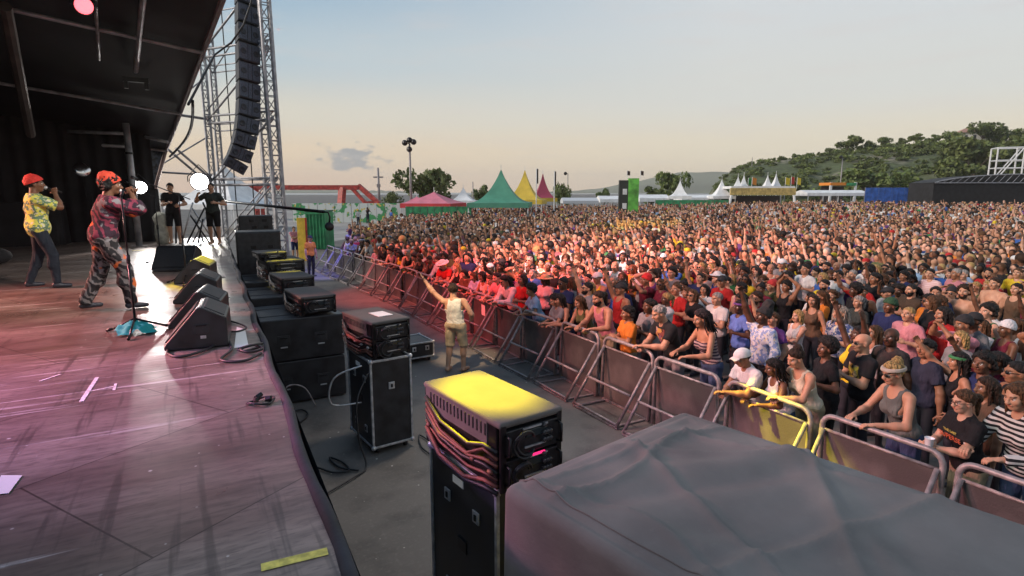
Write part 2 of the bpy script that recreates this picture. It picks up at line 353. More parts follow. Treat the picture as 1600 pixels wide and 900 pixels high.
vo = fm.new('ShaderNodeTexVoronoi'); fm.link(t_.outputs['Object'], vo.inputs['Vector']); vo.inputs['Scale'].default_value = 2.6; c = fm.mix(fm.rng(vo.outputs['Distance'], .02, .035, 1, 0), c, (.55, .52, .5)); sc3 = fm.noise(9, 4, stretch=(1.5, .09, 1)); c = fm.mix(fm.rng(sc3, .6, .68, 0, .6), c, (.06, .045, .04)); vo2 = fm.new('ShaderNodeTexVoronoi'); fm.link(t_.outputs['Object'], vo2.inputs['Vector']); vo2.inputs['Scale'].default_value = 6.5; c = fm.mix(fm.rng(vo2.outputs['Distance'], .03, .05, .7, 0), c, (.6, .57, .55))
fm.set('Base Color', c); fm.set('Roughness', fm.rng(n3, .3, .7, .26, .5)); fm.set('Specular IOR Level', .5); n5 = fm.noise(42, 5, stretch=(.3, 1.2, 1)); c = fm.mix(fm.rng(n5, .52, .7, 0, .55), c, (.07, .05, .045)); fm.set('Base Color', c); fm.bump(n2, .12, .006)
stage = thing('stage', 'broad brown plywood stage deck with black cloth edge', 'stage')
m_ = MB(); e0, e1 = edge_x(-4), edge_x(22.5)
m_.prism([(-16, -4), (e0, -4), (e1, 22.5), (-16, 22.5)], 1.9, 2.05, axis=2); m_.build('deck', fm.m, stage)
skirtm = mat('stage_skirt_cloth', (.02, .022, .03), .8, ns=4, na=.4, bump=.5, bs=6)
m_ = MB()
for j in range(2):
    o = .02 + .03 * j
    m_.grid(160, 8, lambda u, v: (edge_x(-4 + 26.5 * u) + .012 + o + .03 * math.sin(u * 140 + v * 2) * v, -4 + 26.5 * u, 2.0 - 1.98 * v))
m_.build('skirt', skirtm, stage, smooth=True)
m_ = MB(); m_.path([(edge_x(-4 + 26.5 * k / 120) + .015 * math.sin(k * .7), -4 + 26.5 * k / 120, 2.045 + .008 * math.sin(k * 1.9)) for k in range(121)], .035, 8); m_.build('edge_bolster', skirtm, stage, smooth=True)
def strip(pts, wd, name, m, z=2.054):
    (x0, y0), (x1, y1) = pts; d = np.array([x1 - x0, y1 - y0]); d /= np.linalg.norm(d); n = np.array([-d[1], d[0]]) * wd / 2
    mm = MB(); mm.add([(x0 + n[0], y0 + n[1], z), (x0 - n[0], y0 - n[1], z), (x1 - n[0], y1 - n[1], z), (x1 + n[0], y1 + n[1], z)], [(0, 1, 2, 3)]); return mm.build(name, m, stage)
def S(px, py): return tuple(at(px, py, 2.05)[:2])
strip([S(408, 888), S(512, 862)], .055, 'yellow_tape', tape_y)
strip([S(127, 628), S(152, 590)], .03, 'white_tape', tape_w); strip([S(140, 612), S(180, 604)], .02, 'white_tape', tape_w); strip([S(178, 610), S(181, 600)], .02, 'white_tape', tape_w)
strip([S(206, 392), S(352, 386)], .16, 'yellow_tape', tape_y)
strip([S(62, 596), S(95, 585)], .02, 'white_tape', tape_w)
a, b = S(0, 765), S(34, 748)
m_ = MB(); m_.add([(*S(-12, 775), 2.056), (*S(14, 772), 2.056), (*S(35, 744), 2.056), (*S(2, 745), 2.06)], [(0, 1, 2, 3)]); tag(m_.build('paper_sheet', paper), 'white set list sheet lying on the stage floor', 'paper')
m_ = MB(); m_.add([(*S(366, 545), 2.056), (*S(388, 540), 2.056), (*S(383, 515), 2.056), (*S(370, 512), 2.06)], [(0, 1, 2, 3)]); tag(m_.build('paper_sheet', paper), 'white paper sheet by the coiled cable on stage edge', 'paper')

# roof of the stage: dark sloping underside with pipes, front edge running away from the camera
roofm = mat('roof_tarp', (.016, .017, .02), .75, ns=.8, na=.5, bump=.2, bs=2)
roof = thing('stage_roof', 'dark sloping stage roof tarp with pale pipes underneath', 'roof')
A, B = atd(372, -75, 8.5), atd(258, 236, 20.5)
wv = np.array([-11, -.6, 1.35])
m_ = MB(); up = np.array([0, 0, .18])
P = [A, B, B + wv, A + wv]; m_.add([tuple(p) for p in P] + [tuple(p + up) for p in P], [(3, 2, 1, 0), (4, 5, 6, 7), (0, 1, 5, 4), (1, 2, 6, 5), (2, 3, 7, 6), (3, 0, 4, 7)])
m_.build('roof_tarp', roofm, roof)
edgem = mat('roof_edge_metal', (.2, .15, .15), .5, .4, ns=3, na=.3)
m_ = MB(); m_.tube(A + (.03, 0, .0), B + (.03, 0, 0), .055); m_.build('edge_rail', edgem, roof)
def on_roof(t, s): return A + (B - A) * t + wv * s + np.array([0, 0, -.09])
for t in (.28, .62, .97):
    m_ = MB(); m_.tube(on_roof(t, 0), on_roof(t, .9), .04); m_.build('cross_pipe', truss_m, roof)
m_ = MB(); m_.tube(on_roof(.1, .1), on_roof(.42, .1), .05); m_.build('long_pipe', truss_m, roof)
m_ = MB(); m_.tube(on_roof(.12, .16), on_roof(.40, .16), .03); m_.build('long_pipe', truss_m, roof)
m_ = MB(); c = on_roof(.44, .1); m_.box(c + (0, 0, -.1), (.5, .1, .1)); m_.box(c + (-.2, 0, -.2), (.08, .08, .2)); m_.box(c + (.2, 0, -.2), (.08, .08, .2)); m_.build('pipe_clamp', blackmetal, roof)
# hanging black wing drape below the far end of the roof
wing = mat('wing_scrim', (.025, .035, .055), .85, ns=9, na=.8, bump=.4, bs=8)
a, b, c = atd(212, 224, 20.2), atd(258, 232, 20.3), atd(240, 292, 20.2)
m_ = MB(); off = np.array([.06, .25, 0])
m_.add([tuple(a), tuple(b), tuple(c), tuple(a + off), tuple(b + off), tuple(c + off)], [(0, 1, 2), (5, 4, 3), (0, 3, 4, 1), (1, 4, 5, 2), (2, 5, 3, 0)])
w_ = m_.build('wing_scrim', wing, bevel=.02); tag(w_, 'dark blue triangular scrim hanging at the roof corner', 'scrim')
m_ = MB(); m_.tube(b + np.array([.05, 0, .05]), c + np.array([.03, 0, -.1]), .06); m_.build('scrim_rail', edgem, w_)
# stage back and side drapes
m_ = MB()
m_.grid(140, 6, lambda u, v: (-14 + 13.05 * u, 22.3 + .08 * math.sin(u * 210), 2.05 + 7.2 * v)); tag(m_.build('black_curtain', darkcloth, smooth=True), 'black pleated curtain closing the far end of stage', 'curtain')
m_ = MB()
m_.grid(6, 160, lambda u, v: (-11.6 + .08 * math.sin(v * 190), -4 + 26.2 * v, 2.05 + 8.2 * u)); tag(m_.build('black_curtain', darkcloth, smooth=True), 'black backdrop curtain along the rear of stage', 'curtain')
# white roof post on stage
pt = at(212, 372, 2.05); post = thing('roof_post', 'pale round roof post beside the black draped case', 'post', (pt[0] , 19.4, 2.05)); hp = 3.6
P0 = atd(211, 318, 16.5)
post.location = (float(P0[0]), float(P0[1]), 2.05)
m_ = MB(); m_.tube((0, 0, 0), (-.02, 0, 3.45), .085, n=14); m_.build('tube', truss_m, post, smooth=True)
m_ = MB(); m_.box((0, 0, .01), (.4, .4, .02)); m_.build('base_plate', steel, post)
m_ = MB(); m_.lathe([(.1, 0), (.105, .02), (.1, .06)], (-.02, 0, 2.6)); m_.build('collar', blackmetal, post)
# horizontal pipes & far bars at the back of the stage
for (x0, y0, x1, y1, D, lab) in [(95, 205, 200, 209, 17.5, 'upper pale pipe across the dark back of stage'), (92, 224, 196, 229, 18, 'lower pale pipe across the dark back of stage'), (205, 209, 262, 222, 18.5, 'short pale pipe between post and roof corner')]:
    m_ = MB(); m_.tube(atd(x0, y0, D), atd(x1, y1, D), .05); tag(m_.build('steel_pipe', truss_m, smooth=True), lab, 'pipe')
m_ = MB(); m_.tube(atd(8, 10, 10), atd(48, 210, 14), .1); tag(m_.build('side_post', mat('dark_post', (.07, .06, .055), .6, ns=3, na=.3)), 'dark leaning roof strut at the left of stage', 'post')

# PA tower with line array
def lattice(mb, p, q, wd, n, r=.028, rb=.014):
    p, q = np.array(p, float), np.array(q, float); t = (q - p) / np.linalg.norm(q - p)
    u = np.cross(t, [0, 1, 0.01]); u /= np.linalg.norm(u); v = np.cross(t, u); cs = [(1, 1), (1, -1), (-1, -1), (-1, 1)]
    C = lambda k, s: p + (q - p) * s + (u * cs[k][0] + v * cs[k][1]) * wd / 2
    for k in range(4): mb.tube(C(k, 0), C(k, 1), r, n=6)
    for i in range(n):
        for k in range(4):
            a, b = (i / n, (i + 1) / n) if i % 2 else ((i + 1) / n, i / n)
            mb.tube(C(k, a), C((k + 1) % 4, b), rb, n=5); mb.tube(C(k, i / n), C((k + 1) % 4, i / n), rb, n=5)
tower = thing('loudspeaker_tower', 'tall aluminium truss tower beside the stage holding a speaker column', 'tower')
TZ = 14.5
def tp(px, py, D, z): p = atd(px, py, D); return np.array([p[0], p[1], z])
cor = [tp(438, 330, 23.0, 0), tp(424, 330, 26.3, 0), tp(336, 330, 24.5, 0), tp(350, 330, 27.5, 0)]
for k, c0 in enumerate(cor):
    m_ = MB()
    if k < 2: lattice(m_, c0, c0 + (-.12, 0, TZ), .34, 26, .062, .02)
    else: lattice(m_, c0, c0 + (.0, 0, TZ), .2, 30, .045, .014)
    m_.build('mast', truss_m, tower)
m_ = MB()
for z in (3.9, 4.15, 6.4, 6.7, 9.0, 9.3, 11.6):
    for a, b, r in ((0, 2, .045), (1, 3, .032), (0, 1, .032), (2, 3, .032)): m_ = MB(); m_.tube(cor[a] + (-.03, 0, z), cor[b] + (0, 0, z), r, n=6); m_.build('cross_tube', truss_m, tower, smooth=True)
for (a, za, b, zb, r) in [(2, 4.1, 0, 6.5, .05), (3, 4.1, 1, 6.5, .03), (2, 6.5, 0, 9.1, .045), (2, 6.9, 0, 9.5, .03), (3, 9.0, 1, 11.6, .03), (2, 9.2, 0, 11.7, .045), (2, 1.2, 0, 4.1, .04), (2, 1.5, 0, 4.4, .03), (3, 1.0, 1, 4.0, .03)]:
    m_ = MB(); m_.tube(cor[a] + (0, 0, za), cor[b] + (-.03, 0, zb), r, n=6); m_.build('diagonal_brace', truss_m, tower, smooth=True)
for z, dx in ((4.3, -2.2), (6.6, -1.6), (9.2, -1.2)):
    for o_ in (0, .35): m_ = MB(); m_.tube(cor[2] + (0, o_, z), cor[2] + (dx, -.6 + o_, z + .1), .035, n=6); m_.build('cross_tube', truss_m, tower, smooth=True)
    m_ = MB(); m_.tube(cor[2] + (0, .1, z + 1.6), cor[2] + (dx, -.5, z + .1), .03, n=6); m_.build('diagonal_brace', truss_m, tower, smooth=True)
for f_ in (.35, .62):
    q_ = cor[2] + (cor[0] - cor[2]) * f_; m_ = MB(); m_.tube(q_, q_ + (0, 0, TZ), .022, n=6); m_.build('cable_riser', cable_m, tower, smooth=True)
a = atd(275, 232, 22)
for o_ in ((0, 0, 0), (-.3, .3, 0)): m_ = MB(); m_.tube(a + o_, cor[2] + np.array(o_) + (0, 0, 4.1), .05, n=6); m_.build('diagonal_brace', truss_m, tower, smooth=True)
for c0 in cor: m_ = MB(); m_.box((c0[0], c0[1], .1), (.7, .7, .2)); m_.build('base_block', steel, tower)
pts = [on_roof(.55, 0) + (.1, 0, 0)] + [atd(x, y, 21) for x, y in [(335, 86), (362, 66), (380, 40), (392, 5), (398, -30)]]
m_ = MB(); m_.path([tuple(p) for p in pts], .035, 6); tag(m_.build('power_cable', cable_m, smooth=True), 'black cable sagging from roof edge up to the tower', 'cable')
m_ = MB(); m_.path([tuple(on_roof(t, 0) + (.12 + .25 * math.sin((t - .5) * 6.2), 0, -.1)) for t in np.linspace(.5, 1, 16)], .04, 6); tag(m_.build('power_cable', cable_m, smooth=True), 'black cable running down along the roof edge', 'cable')
la = thing('line_array', 'long curved black line array of loudspeakers hung on tower', 'loudspeaker')
lam = mat('array_cabinet', (.022, .026, .036), .6, ns=5, na=.4); lagr = mat('array_grille', (.06, .07, .1), .5, .3, ns=60, na=.7, bump=.4, bs=120)
prev = None; path_px = [(384, -95), (384, -60), (384, -20), (384, 10), (384.5, 40), (385, 70), (385.5, 100), (386, 130), (386, 158), (385, 184), (382, 208), (377, 230), (370, 249), (361, 264)]
for k in range(len(path_px) - 1):
    (x0, y0), (x1, y1) = path_px[k], path_px[k + 1]; D = 22.0
    p, q = atd(x0, y0, D), atd(x1, y1, D); c = (p + q) / 2; ax = q - p; h = np.linalg.norm(ax); ax /= h
    fr = -c / np.linalg.norm(c) * np.array([1, 1, 0]) + np.array([.45, 0, 0]); fr -= ax * (fr @ ax); fr /= np.linalg.norm(fr); sd_ = np.cross(ax, fr)
    Rm = np.stack([sd_, fr, ax], 1)
    mb = MB(); poly = [(-.42, .24), (.42, .24), (.3, -.3), (-.3, -.3)]; mb.prism([(u, v) for u, v in poly], -h * .46, h * .46, axis=2)
    mb.v = [tuple(np.array(v) @ Rm.T + c) for v in mb.v]; cab = mb.build('cabinet', lam, la, bevel=.015)
    for gx, gw in ((-.24, .3), (.24, .3), (0, .13)):
        mb = MB(); mb.box((gx, .25 - .005 * (gx == 0), 0), (gw, .03, h * .8)); mb.v = [tuple(np.array(v) @ Rm.T + c) for v in mb.v]; mb.build('grille', lagr, cab)
    mb = MB()
    for sx in (-.24, .24):
        mb = MB(); mb.lathe([(.1, 0), (.115, .012), (.09, .02), (.02, .004)], (sx, .266, 0), 14, rot(R_(-90)))
        mb.v = [tuple(np.array(v) @ Rm.T + c) for v in mb.v]; mb.build('cone', lam, cab)

# ------------------------------------------------------------------ lamps that show in the photo
def lamp(name, label, p, r, aim, emit, es, power=0, col=(1, 1, 1), spotdeg=None):
    t = thing(name, label, 'stage light', p); aim = np.array(aim, float); aim /= np.linalg.norm(aim)
    Rm = np.array(Vector(aim).to_track_quat('Z', 'Y').to_matrix())
    m1 = MB(); m1.lathe([(r * .55, -r * 1.6), (r * .8, -r * 1.2), (r * 1.05, -.02), (r * 1.1, 0), (r * 1.0, .012), (r * .98, -.03)], (0, 0, 0), 20, Rm); m1.build('housing', blackmetal, t, smooth=True)
    m1 = MB(); m1.lathe([(r * .96, 0), (r * .7, .02), (.001, .03)], (0, 0, 0), 20, Rm); m1.build('lens', mat('lamp_lens', (.9, .9, .9), .2, emit=emit, es=es), t)
    m1 = MB(); s = Rm[:, 0] * r * 1.25; m1.path([s, s + (0, 0, r * .6), (0, 0, r * 2), -s + (0, 0, r * .6), -s], .02, 6); m1.build('yoke', blackmetal, t)
    if power:
        o = spot(tuple(p + aim * .06), tuple(p + aim), power, col, spotdeg or 80, .5, r); o.parent = None
    return t
c1 = atd(312, 284, 23.2); c2 = atd(218, 293, 17.2); c3 = atd(131, 9, 9.0)
lamp('flood_light', 'glaring white floodlight above the two crew members', c1, .34, (-.22, -.9, -.2), (1, .97, 1), 18, 1000, WHT, 60)
lamp('stage_light', 'bright white round stage light beside the roof post', c2, .2, (.06, -.85, -.34), (1, .96, .9), 16, 420, (1, .93, .9), 70)
lamp('stage_light', 'round red rimmed spotlight lit under the roof', c3, .13, -c3 + np.array([0, 0, 1.6]), (1, .1, .13), 2.0)
c = atd(128, 265, 17.0); cy = thing('boom_stand', 'boom stand with a shiny round reflector behind singers', 'stand', (c[0] + .12, c[1] + .5, 2.05))
q = c - np.array(cy.location); m_ = MB(); m_.tube((0, 0, 0), (0, 0, 1.5), .015); m_.tube((-.15, 0, 1.4), q, .012)
for k in range(3): m_.tube((0, 0, .25), (.35 * math.cos(k * 2.1), .35 * math.sin(k * 2.1), .01), .01)
m_.build('stand', blackmetal, cy)
m_ = MB(); m_.lathe([(.22, 0), (.21, .02), (.12, .05), (.02, .06)], tuple(q), 22, rot(R_(75), 0, .3)); m_.build('reflector', mat('chrome', (.7, .72, .75), .18, 1), cy, smooth=True)
# ------------------------------------------------------------------ people: bodies grown from a distance field
def surf_nets(Fd, org, h):
    s = Fd < 0
    n = s[:-1, :-1, :-1].astype(np.int8)
    for i, j, k in [(1,0,0),(0,1,0),(0,0,1),(1,1,0),(1,0,1),(0,1,1),(1,1,1)]:
        n = n + s[i:s.shape[0]-1+i, j:s.shape[1]-1+j, k:s.shape[2]-1+k]
    act = np.argwhere((n > 0) & (n < 8)); idx = -np.ones(n.shape, np.int32); idx[tuple(act.T)] = np.arange(len(act))
    cor = np.array([(i, j, k) for i in (0, 1) for j in (0, 1) for k in (0, 1)])
    vals = np.stack([Fd[act[:, 0]+c[0], act[:, 1]+c[1], act[:, 2]+c[2]] for c in cor], 1)
    acc = np.zeros((len(act), 3)); cnt = np.zeros(len(act))
    for a in range(8):
        for b in range(a + 1, 8):
            if np.abs(cor[a] - cor[b]).sum() != 1: continue
            m = (vals[:, a] < 0) != (vals[:, b] < 0); t = vals[m, a] / (vals[m, a] - vals[m, b])
            acc[m] += cor[a] + (cor[b] - cor[a]) * t[:, None]; cnt[m] += 1
    V = (act + acc / cnt[:, None]) * h + org
    Q = []
    for ax in range(3):
        sl0 = [slice(None)] * 3; sl1 = [slice(None)] * 3; sl0[ax] = slice(0, -1); sl1[ax] = slice(1, None)
        ch = s[tuple(sl0)] != s[tuple(sl1)]; e = np.argwhere(ch)
        u, v = (ax + 1) % 3, (ax + 2) % 3
        e = e[(e[:, u] > 0) & (e[:, v] > 0) & (e[:, u] < s.shape[u] - 1) & (e[:, v] < s.shape[v] - 1)]
        def cell(du, dv): c = e.copy(); c[:, u] += du; c[:, v] += dv; return idx[tuple(c.T)]
        q = np.stack([cell(-1, -1), cell(0, -1), cell(0, 0), cell(-1, 0)], 1)
        fl = ~s[tuple(e.T)]; q[fl] = q[fl][:, ::-1]; Q.append(q)
    Q = np.concatenate(Q); return V, Q[(Q >= 0).all(1)]
def smin(a, b, k):
    hh = np.maximum(k - np.abs(a - b), 0) / k; return np.minimum(a, b) - hh * hh * k * .25
def ncheap(x, y, z, f): return np.sin(x * f + 1.3 * np.sin(y * f * .7)) * np.sin(y * f * 1.1 + 2 + 1.1 * np.sin(z * f * .8)) * np.sin(z * f * .9 + 4)
# a primitive: ('c', a, b, r1, r2) capsule | ('e', c, r, R) ellipsoid | ('s', a, b, r1, r2, cut) sleeve with a flat end
def pd(p, x, y, z, infl=0):
    if p[0] == 'e':
        c, r, Rm = p[1], np.array(p[2]) + infl, p[3]
        dx, dy, dz = x - c[0], y - c[1], z - c[2]
        if Rm is not None: dx, dy, dz = (Rm[0, i] * dx + Rm[1, i] * dy + Rm[2, i] * dz for i in range(3))
        k0 = np.sqrt((dx / r[0])**2 + (dy / r[1])**2 + (dz / r[2])**2); k1 = np.sqrt((dx / r[0]**2)**2 + (dy / r[1]**2)**2 + (dz / r[2]**2)**2)
        return k0 * (k0 - 1) / (k1 + 1e-9)
    a, b = np.array(p[1]), np.array(p[2]); ba = b - a; L2 = ba @ ba
    hh = np.clip(((x - a[0]) * ba[0] + (y - a[1]) * ba[1] + (z - a[2]) * ba[2]) / L2, 0, 1)
    d = np.sqrt((x - a[0] - ba[0]*hh)**2 + (y - a[1] - ba[1]*hh)**2 + (z - a[2] - ba[2]*hh)**2) - (p[3] + (p[4] - p[3]) * hh) - infl
    if p[0] == 's':
        t = ba / math.sqrt(L2); d = np.maximum(d, (x - b[0]) * t[0] + (y - b[1]) * t[1] + (z - b[2]) * t[2])
    return d
def pbox(p, pad):
    if p[0] == 'e': r = max(p[2]) + pad; c = np.array(p[1]); return c - r, c + r
    a, b = np.array(p[1]), np.array(p[2]); r = max(p[3], p[4]) + pad; return np.minimum(a, b) - r, np.maximum(a, b) + r
def field(prims, h, infl=0, k=.03, pad=.05):
    bx = [pbox(p, pad + abs(infl)) for p in prims]; lo = np.min([b[0] for b in bx], 0); hi = np.max([b[1] for b in bx], 0)
    ax = [np.arange(lo[i], hi[i] + h, h) for i in range(3)]; Fd = np.full([len(a) for a in ax], .3, np.float64)
    for p, (l, u) in zip(prims, bx):
        sl = tuple(slice(max(0, int((l[i] - lo[i]) / h)), int((u[i] - lo[i]) / h) + 2) for i in range(3))
        x, y, z = ax[0][sl[0]][:, None, None], ax[1][sl[1]][None, :, None], ax[2][sl[2]][None, None, :]
        kk = p[5] if p[0] == 'c' and len(p) > 5 else k
        Fd[sl] = smin(Fd[sl], pd(p, x, y, z, infl), kk)
    return Fd, ax, lo
def grid3(ax): return ax[0][:, None, None], ax[1][None, :, None], ax[2][None, None, :]
def dmin(prims, V):
    d = np.full(len(V), 9.)
    for p in prims: d = np.minimum(d, pd(p, V[:, 0], V[:, 1], V[:, 2]))
    return d
def cap(a, b, r1, r2=None, k=None): return ('c', a, b, r1, r1 if r2 is None else r2) + ((k,) if k else ())
def eli(c, r, Rm=None): return ('e', np.array(c, float), r, Rm)
# --- head, looking along +Y, origin in the middle of the head
HEAD = [eli((0, -.012, .035), (.077, .097, .086)), eli((0, .028, -.03), (.061, .064, .086)), eli((0, .048, -.088), (.038, .036, .03)),
        cap((-.034, .084, .026), (.034, .084, .026), .011, k=.02), cap((0, .09, .014), (0, .112, -.026), .008, .0135, .012), eli((0, .1, -.03), (.019, .014, .01)),
        cap((-.019, .09, -.058), (.019, .09, -.058), .0085, k=.012), eli((.04, .058, -.022), (.028, .026, .028)), eli((-.04, .058, -.022), (.028, .026, .028)),
        eli((.079, -.008, -.008), (.011, .024, .034)), eli((-.079, -.008, -.008), (.011, .024, .034)), cap((0, -.02, -.05), (0, -.04, -.19), .055, .06)]
_head = {}
def head_geo(lod):
    if lod not in _head:
        h = (.0052, .0085)[lod]; Fd, ax, lo = field(HEAD, h, k=.02); x, y, z = grid3(ax)
        for sx in (-1, 1):                                        # eye sockets, then the eyeballs
            Fd = np.maximum(Fd, -(np.sqrt((x - sx * .031)**2 + (y - .101)**2 + (z - .006)**2) - .015))
            Fd = np.minimum(Fd, np.sqrt((x - sx * .031)**2 + (y - .075)**2 + (z - .006)**2) - .0135)
        V, Q = surf_nets(Fd, lo, h); A = np.zeros((len(V), 4)); A[:, 3] = 1
        ax_, ay, az_ = np.abs(V[:, 0]), V[:, 1], V[:, 2]
        eye = (np.sqrt((ax_ - .031)**2 + (ay - .075)**2 + (az_ - .006)**2) < .0165) & (ay > .07)
        iris = eye & (np.sqrt((ax_ - .031)**2 + (az_ - .006)**2) < .0075)
        brow = (np.abs(az_ - .03 + .12 * np.abs(ax_ - .03)) < .0065) & (ax_ > .012) & (ax_ < .054) & (ay > .06)
        lip = (np.abs(az_ + .058) < .0095) & (ax_ < .027 - np.abs(az_ + .058)) & (ay > .075)
        A[eye, 2] = .9; A[iris, 2] = 0; A[iris, 1] = 1; A[brow, 1] = .75; A[lip, 0] = .8     # R lips, G dark, B eye white
        _head[lod] = (V, Q, A)
    return _head[lod]
# --- right hand: wrist at the origin, fingers along +Y, palm facing -Z, thumb towards -X
_hand = {}
def hand_geo(curl, lod):
    key = (curl, lod)
    if key not in _hand:
        P = [eli((0, .042, 0), (.04, .052, .0155)), cap((0, -.02, 0), (0, .02, 0), .024, .026)]
        for i, (x, l) in enumerate([(-.03, .066), (-.0095, .076), (.011, .071), (.03, .054)]):
            p = np.array([x, .086, 0.]); a = curl * .75
            for s, r in ((.45, .0088), (.32, .008), (.25, .007)):
                q = p + l * s * 1.05 * np.array([x * .9, math.cos(a), -math.sin(a)]); P.append(cap(p, q, r + .0006, r, .008)); p = q; a += curl * .95
        P += [cap((-.028, .018, -.004), (-.055, .05, -.014 - .02 * curl), .0125, .0105, .012), cap((-.055, .05, -.014 - .02 * curl), (-.058 + .03 * curl, .082, -.022 - .03 * curl), .0105, .0085, .008)]
        h = (.0042, .0062)[lod]; Fd, ax, lo = field(P, h, k=.012, pad=.03); _hand[key] = surf_nets(Fd, lo, h)
    return _hand[key]
def ik(Sh, T, l1, l2, pole):
    v = T - Sh; d = min(np.linalg.norm(v), (l1 + l2) * .995); v = v / np.linalg.norm(v); T = Sh + v * d
    a = (l1*l1 - l2*l2 + d*d) / (2*d); hh = math.sqrt(max(0, l1*l1 - a*a)); pp = pole - v * (pole @ v); pp /= np.linalg.norm(pp)
    return Sh + v * a + pp * hh, T
# pose: lean (rad), right hand, left hand, curls, head pitch, head yaw, legs
POSES = dict(
    down=dict(lean=.03, R=(.27, .04, .84), Lh=(-.27, .06, .85)),
    downb=dict(lean=.06, roll=.07, yaw=.35, pitch=-.05, R=(.25, .16, .9), Lh=(-.3, .0, .86)),
    downc=dict(lean=-.02, roll=-.06, yaw=-.4, pitch=.08, R=(.2, .26, 1.08), Lh=(-.3, .08, .88), curl=(.8, .5)),
    downd=dict(lean=.1, roll=.03, yaw=.15, pitch=-.12, R=(.3, -.04, .87), Lh=(-.18, .28, 1.22), curl=(.5, .9)),
    rail=dict(lean=.32, R=(.13, .5, 1.12), Lh=(-.16, .48, 1.12), pitch=.1, flat=1),
    rail2=dict(lean=.42, R=(.02, .52, 1.1), Lh=(-.08, .56, 1.13), pitch=.18, flat=1),
    railcup=dict(lean=.22, R=(.02, .42, 1.17), Lh=(-.04, .45, 1.16), pitch=.02, curl=(1, .8)),
    clasp=dict(lean=.06, R=(.03, .27, 1.2), Lh=(-.03, .28, 1.22), curl=(.9, .9)),
    oneup=dict(lean=.0, R=(.3, .16, 1.96), Lh=(-.26, .1, .9), pitch=-.1, curl=(.35, .5)),
    reach=dict(lean=.12, R=(.25, .42, 1.78), Lh=(-.24, .2, 1.0), pitch=-.05, curl=(.2, .5)),
    bothup=dict(lean=-.03, R=(.32, .1, 1.93), Lh=(-.3, .14, 1.95), pitch=-.15, curl=(.25, .25)),
    clap=dict(lean=.0, R=(.05, .36, 1.5), Lh=(-.05, .36, 1.5), curl=(.1, .1)),
    phone=dict(lean=.0, R=(.05, .36, 1.66), Lh=(-.06, .36, 1.62), curl=(.9, .9)),
    crossed=dict(lean=-.02, R=(-.13, .24, 1.2), Lh=(.12, .26, 1.17), curl=(.5, .5)),
    headhold=dict(lean=-.05, R=(.06, .0, 1.84), Lh=(-.08, .0, 1.84), curl=(.5, .5)),
    visor=dict(lean=.0, R=(.1, .15, 1.7), Lh=(-.25, .08, .88), curl=(.2, .5)),
    singa=dict(lean=.2, R=(.06, .33, 1.52), Lh=(-.02, .36, 1.5), pitch=.02, curl=(1, 1), walk=.17),
    singb=dict(lean=.04, R=(.06, .25, 1.5), Lh=(-.3, -.02, .95), pitch=-.06, curl=(1, .5), walk=.12),
    guard=dict(lean=.1, Lh=(-.66, .05, 1.84), R=(.22, .2, 1.05), pitch=.0, yaw=.5, roll=-.1, curl=(.5, .15), walk=.06),
    crewa=dict(lean=.05, R=(.02, .3, 1.2), Lh=(-.24, .24, 1.12), curl=(1, .7), pitch=.15),
    crewb=dict(lean=.0, R=(.3, .2, 1.42), Lh=(-.2, .22, 1.2), curl=(1, .7)))
_sk = {}
def skel(pose, sex):
    if (pose, sex) in _sk: return _sk[pose, sex]
    q = POSES[pose]; f = sex == 'f'; piv = np.array([0, 0, .95]); Rl = rot(-q.get('lean', 0), q.get('roll', 0))
    T = lambda p: Rl @ (np.array(p, float) - piv) + piv
    sw = .17 if f else .195
    sit = q.get('walk', 0)
    torso = [eli(T((0, 0, .97)), (.172 if f else .165, .122 if f else .115, .12), Rl), eli(T((0, .005, 1.12)), (.128 if f else .148, .1 if f else .108, .16), Rl),
             eli(T((0, .0, 1.29)), (.15 if f else .176, .112 if f else .12, .17), Rl), cap(T((-sw + .05, -.01, 1.415)), T((sw - .05, -.01, 1.415)), .055 if f else .063),
             cap(T((0, -.015, 1.4)), T((0, -.012, 1.515)), .07, .052, .06)]
    if f: torso += [eli(T((.073, .085, 1.265)), (.062, .06, .062), Rl), eli(T((-.073, .085, 1.265)), (.062, .06, .062), Rl)]
    legs = []
    for s, st in ((1, sit), (-1, -sit)):
        hip = np.array([s * .092, 0, .92]); an = np.array([s * .115, st * 1.3 - .02, .09 + (0 if st >= 0 else .02)]); kn = (hip + an) / 2 + (s * .01, .03 + abs(st) * .25, .02)
        legs += [cap(hip, kn, .09 if f else .085, .056), cap(kn, an, .056, .038), cap(kn + (0, -.012, -.06), kn + (0, -.03, -.17), .046, .044)]
        legs += [cap(an + (0, -.03, -.045), an + (s * .02, .15, -.058), .042, .03)]
    legs += [eli((0, 0, .95), (.168, .12, .1), None)]
    arms = {}; hands = {}
    for s, k in ((1, 'R'), (-1, 'Lh')):
        Sh = T((s * sw, -.005, 1.41)); tgt = np.array(q[k], float)
        E, Wr = ik(Sh, tgt, .29, .265, np.array([s * .7, -.35, -.8]))
        arms[s] = (Sh, E, Wr); fd = (Wr - E) / np.linalg.norm(Wr - E)
        pn = np.array([0, 0, -1.]) if q.get('flat') else np.array([-s * 1., .25, -.1]); pn -= fd * (pn @ fd); pn /= np.linalg.norm(pn)
        hands[s] = (Wr, np.stack([np.cross(fd, -pn), fd, -pn], 1))
    neck = T((0, -.012, 1.515)); hp = rot(-q.get('lean', 0) * .35 - q.get('pitch', 0), q.get('roll', 0) * .4) @ rot(0, 0, q.get('yaw', 0)); hc = neck + hp @ np.array([0, .028, .125])
    _sk[pose, sex] = dict(torso=torso, legs=legs, arms=arms, hands=hands, T=T, Rl=Rl, piv=piv, head=(hc, hp), f=f, q=q); return _sk[pose, sex]
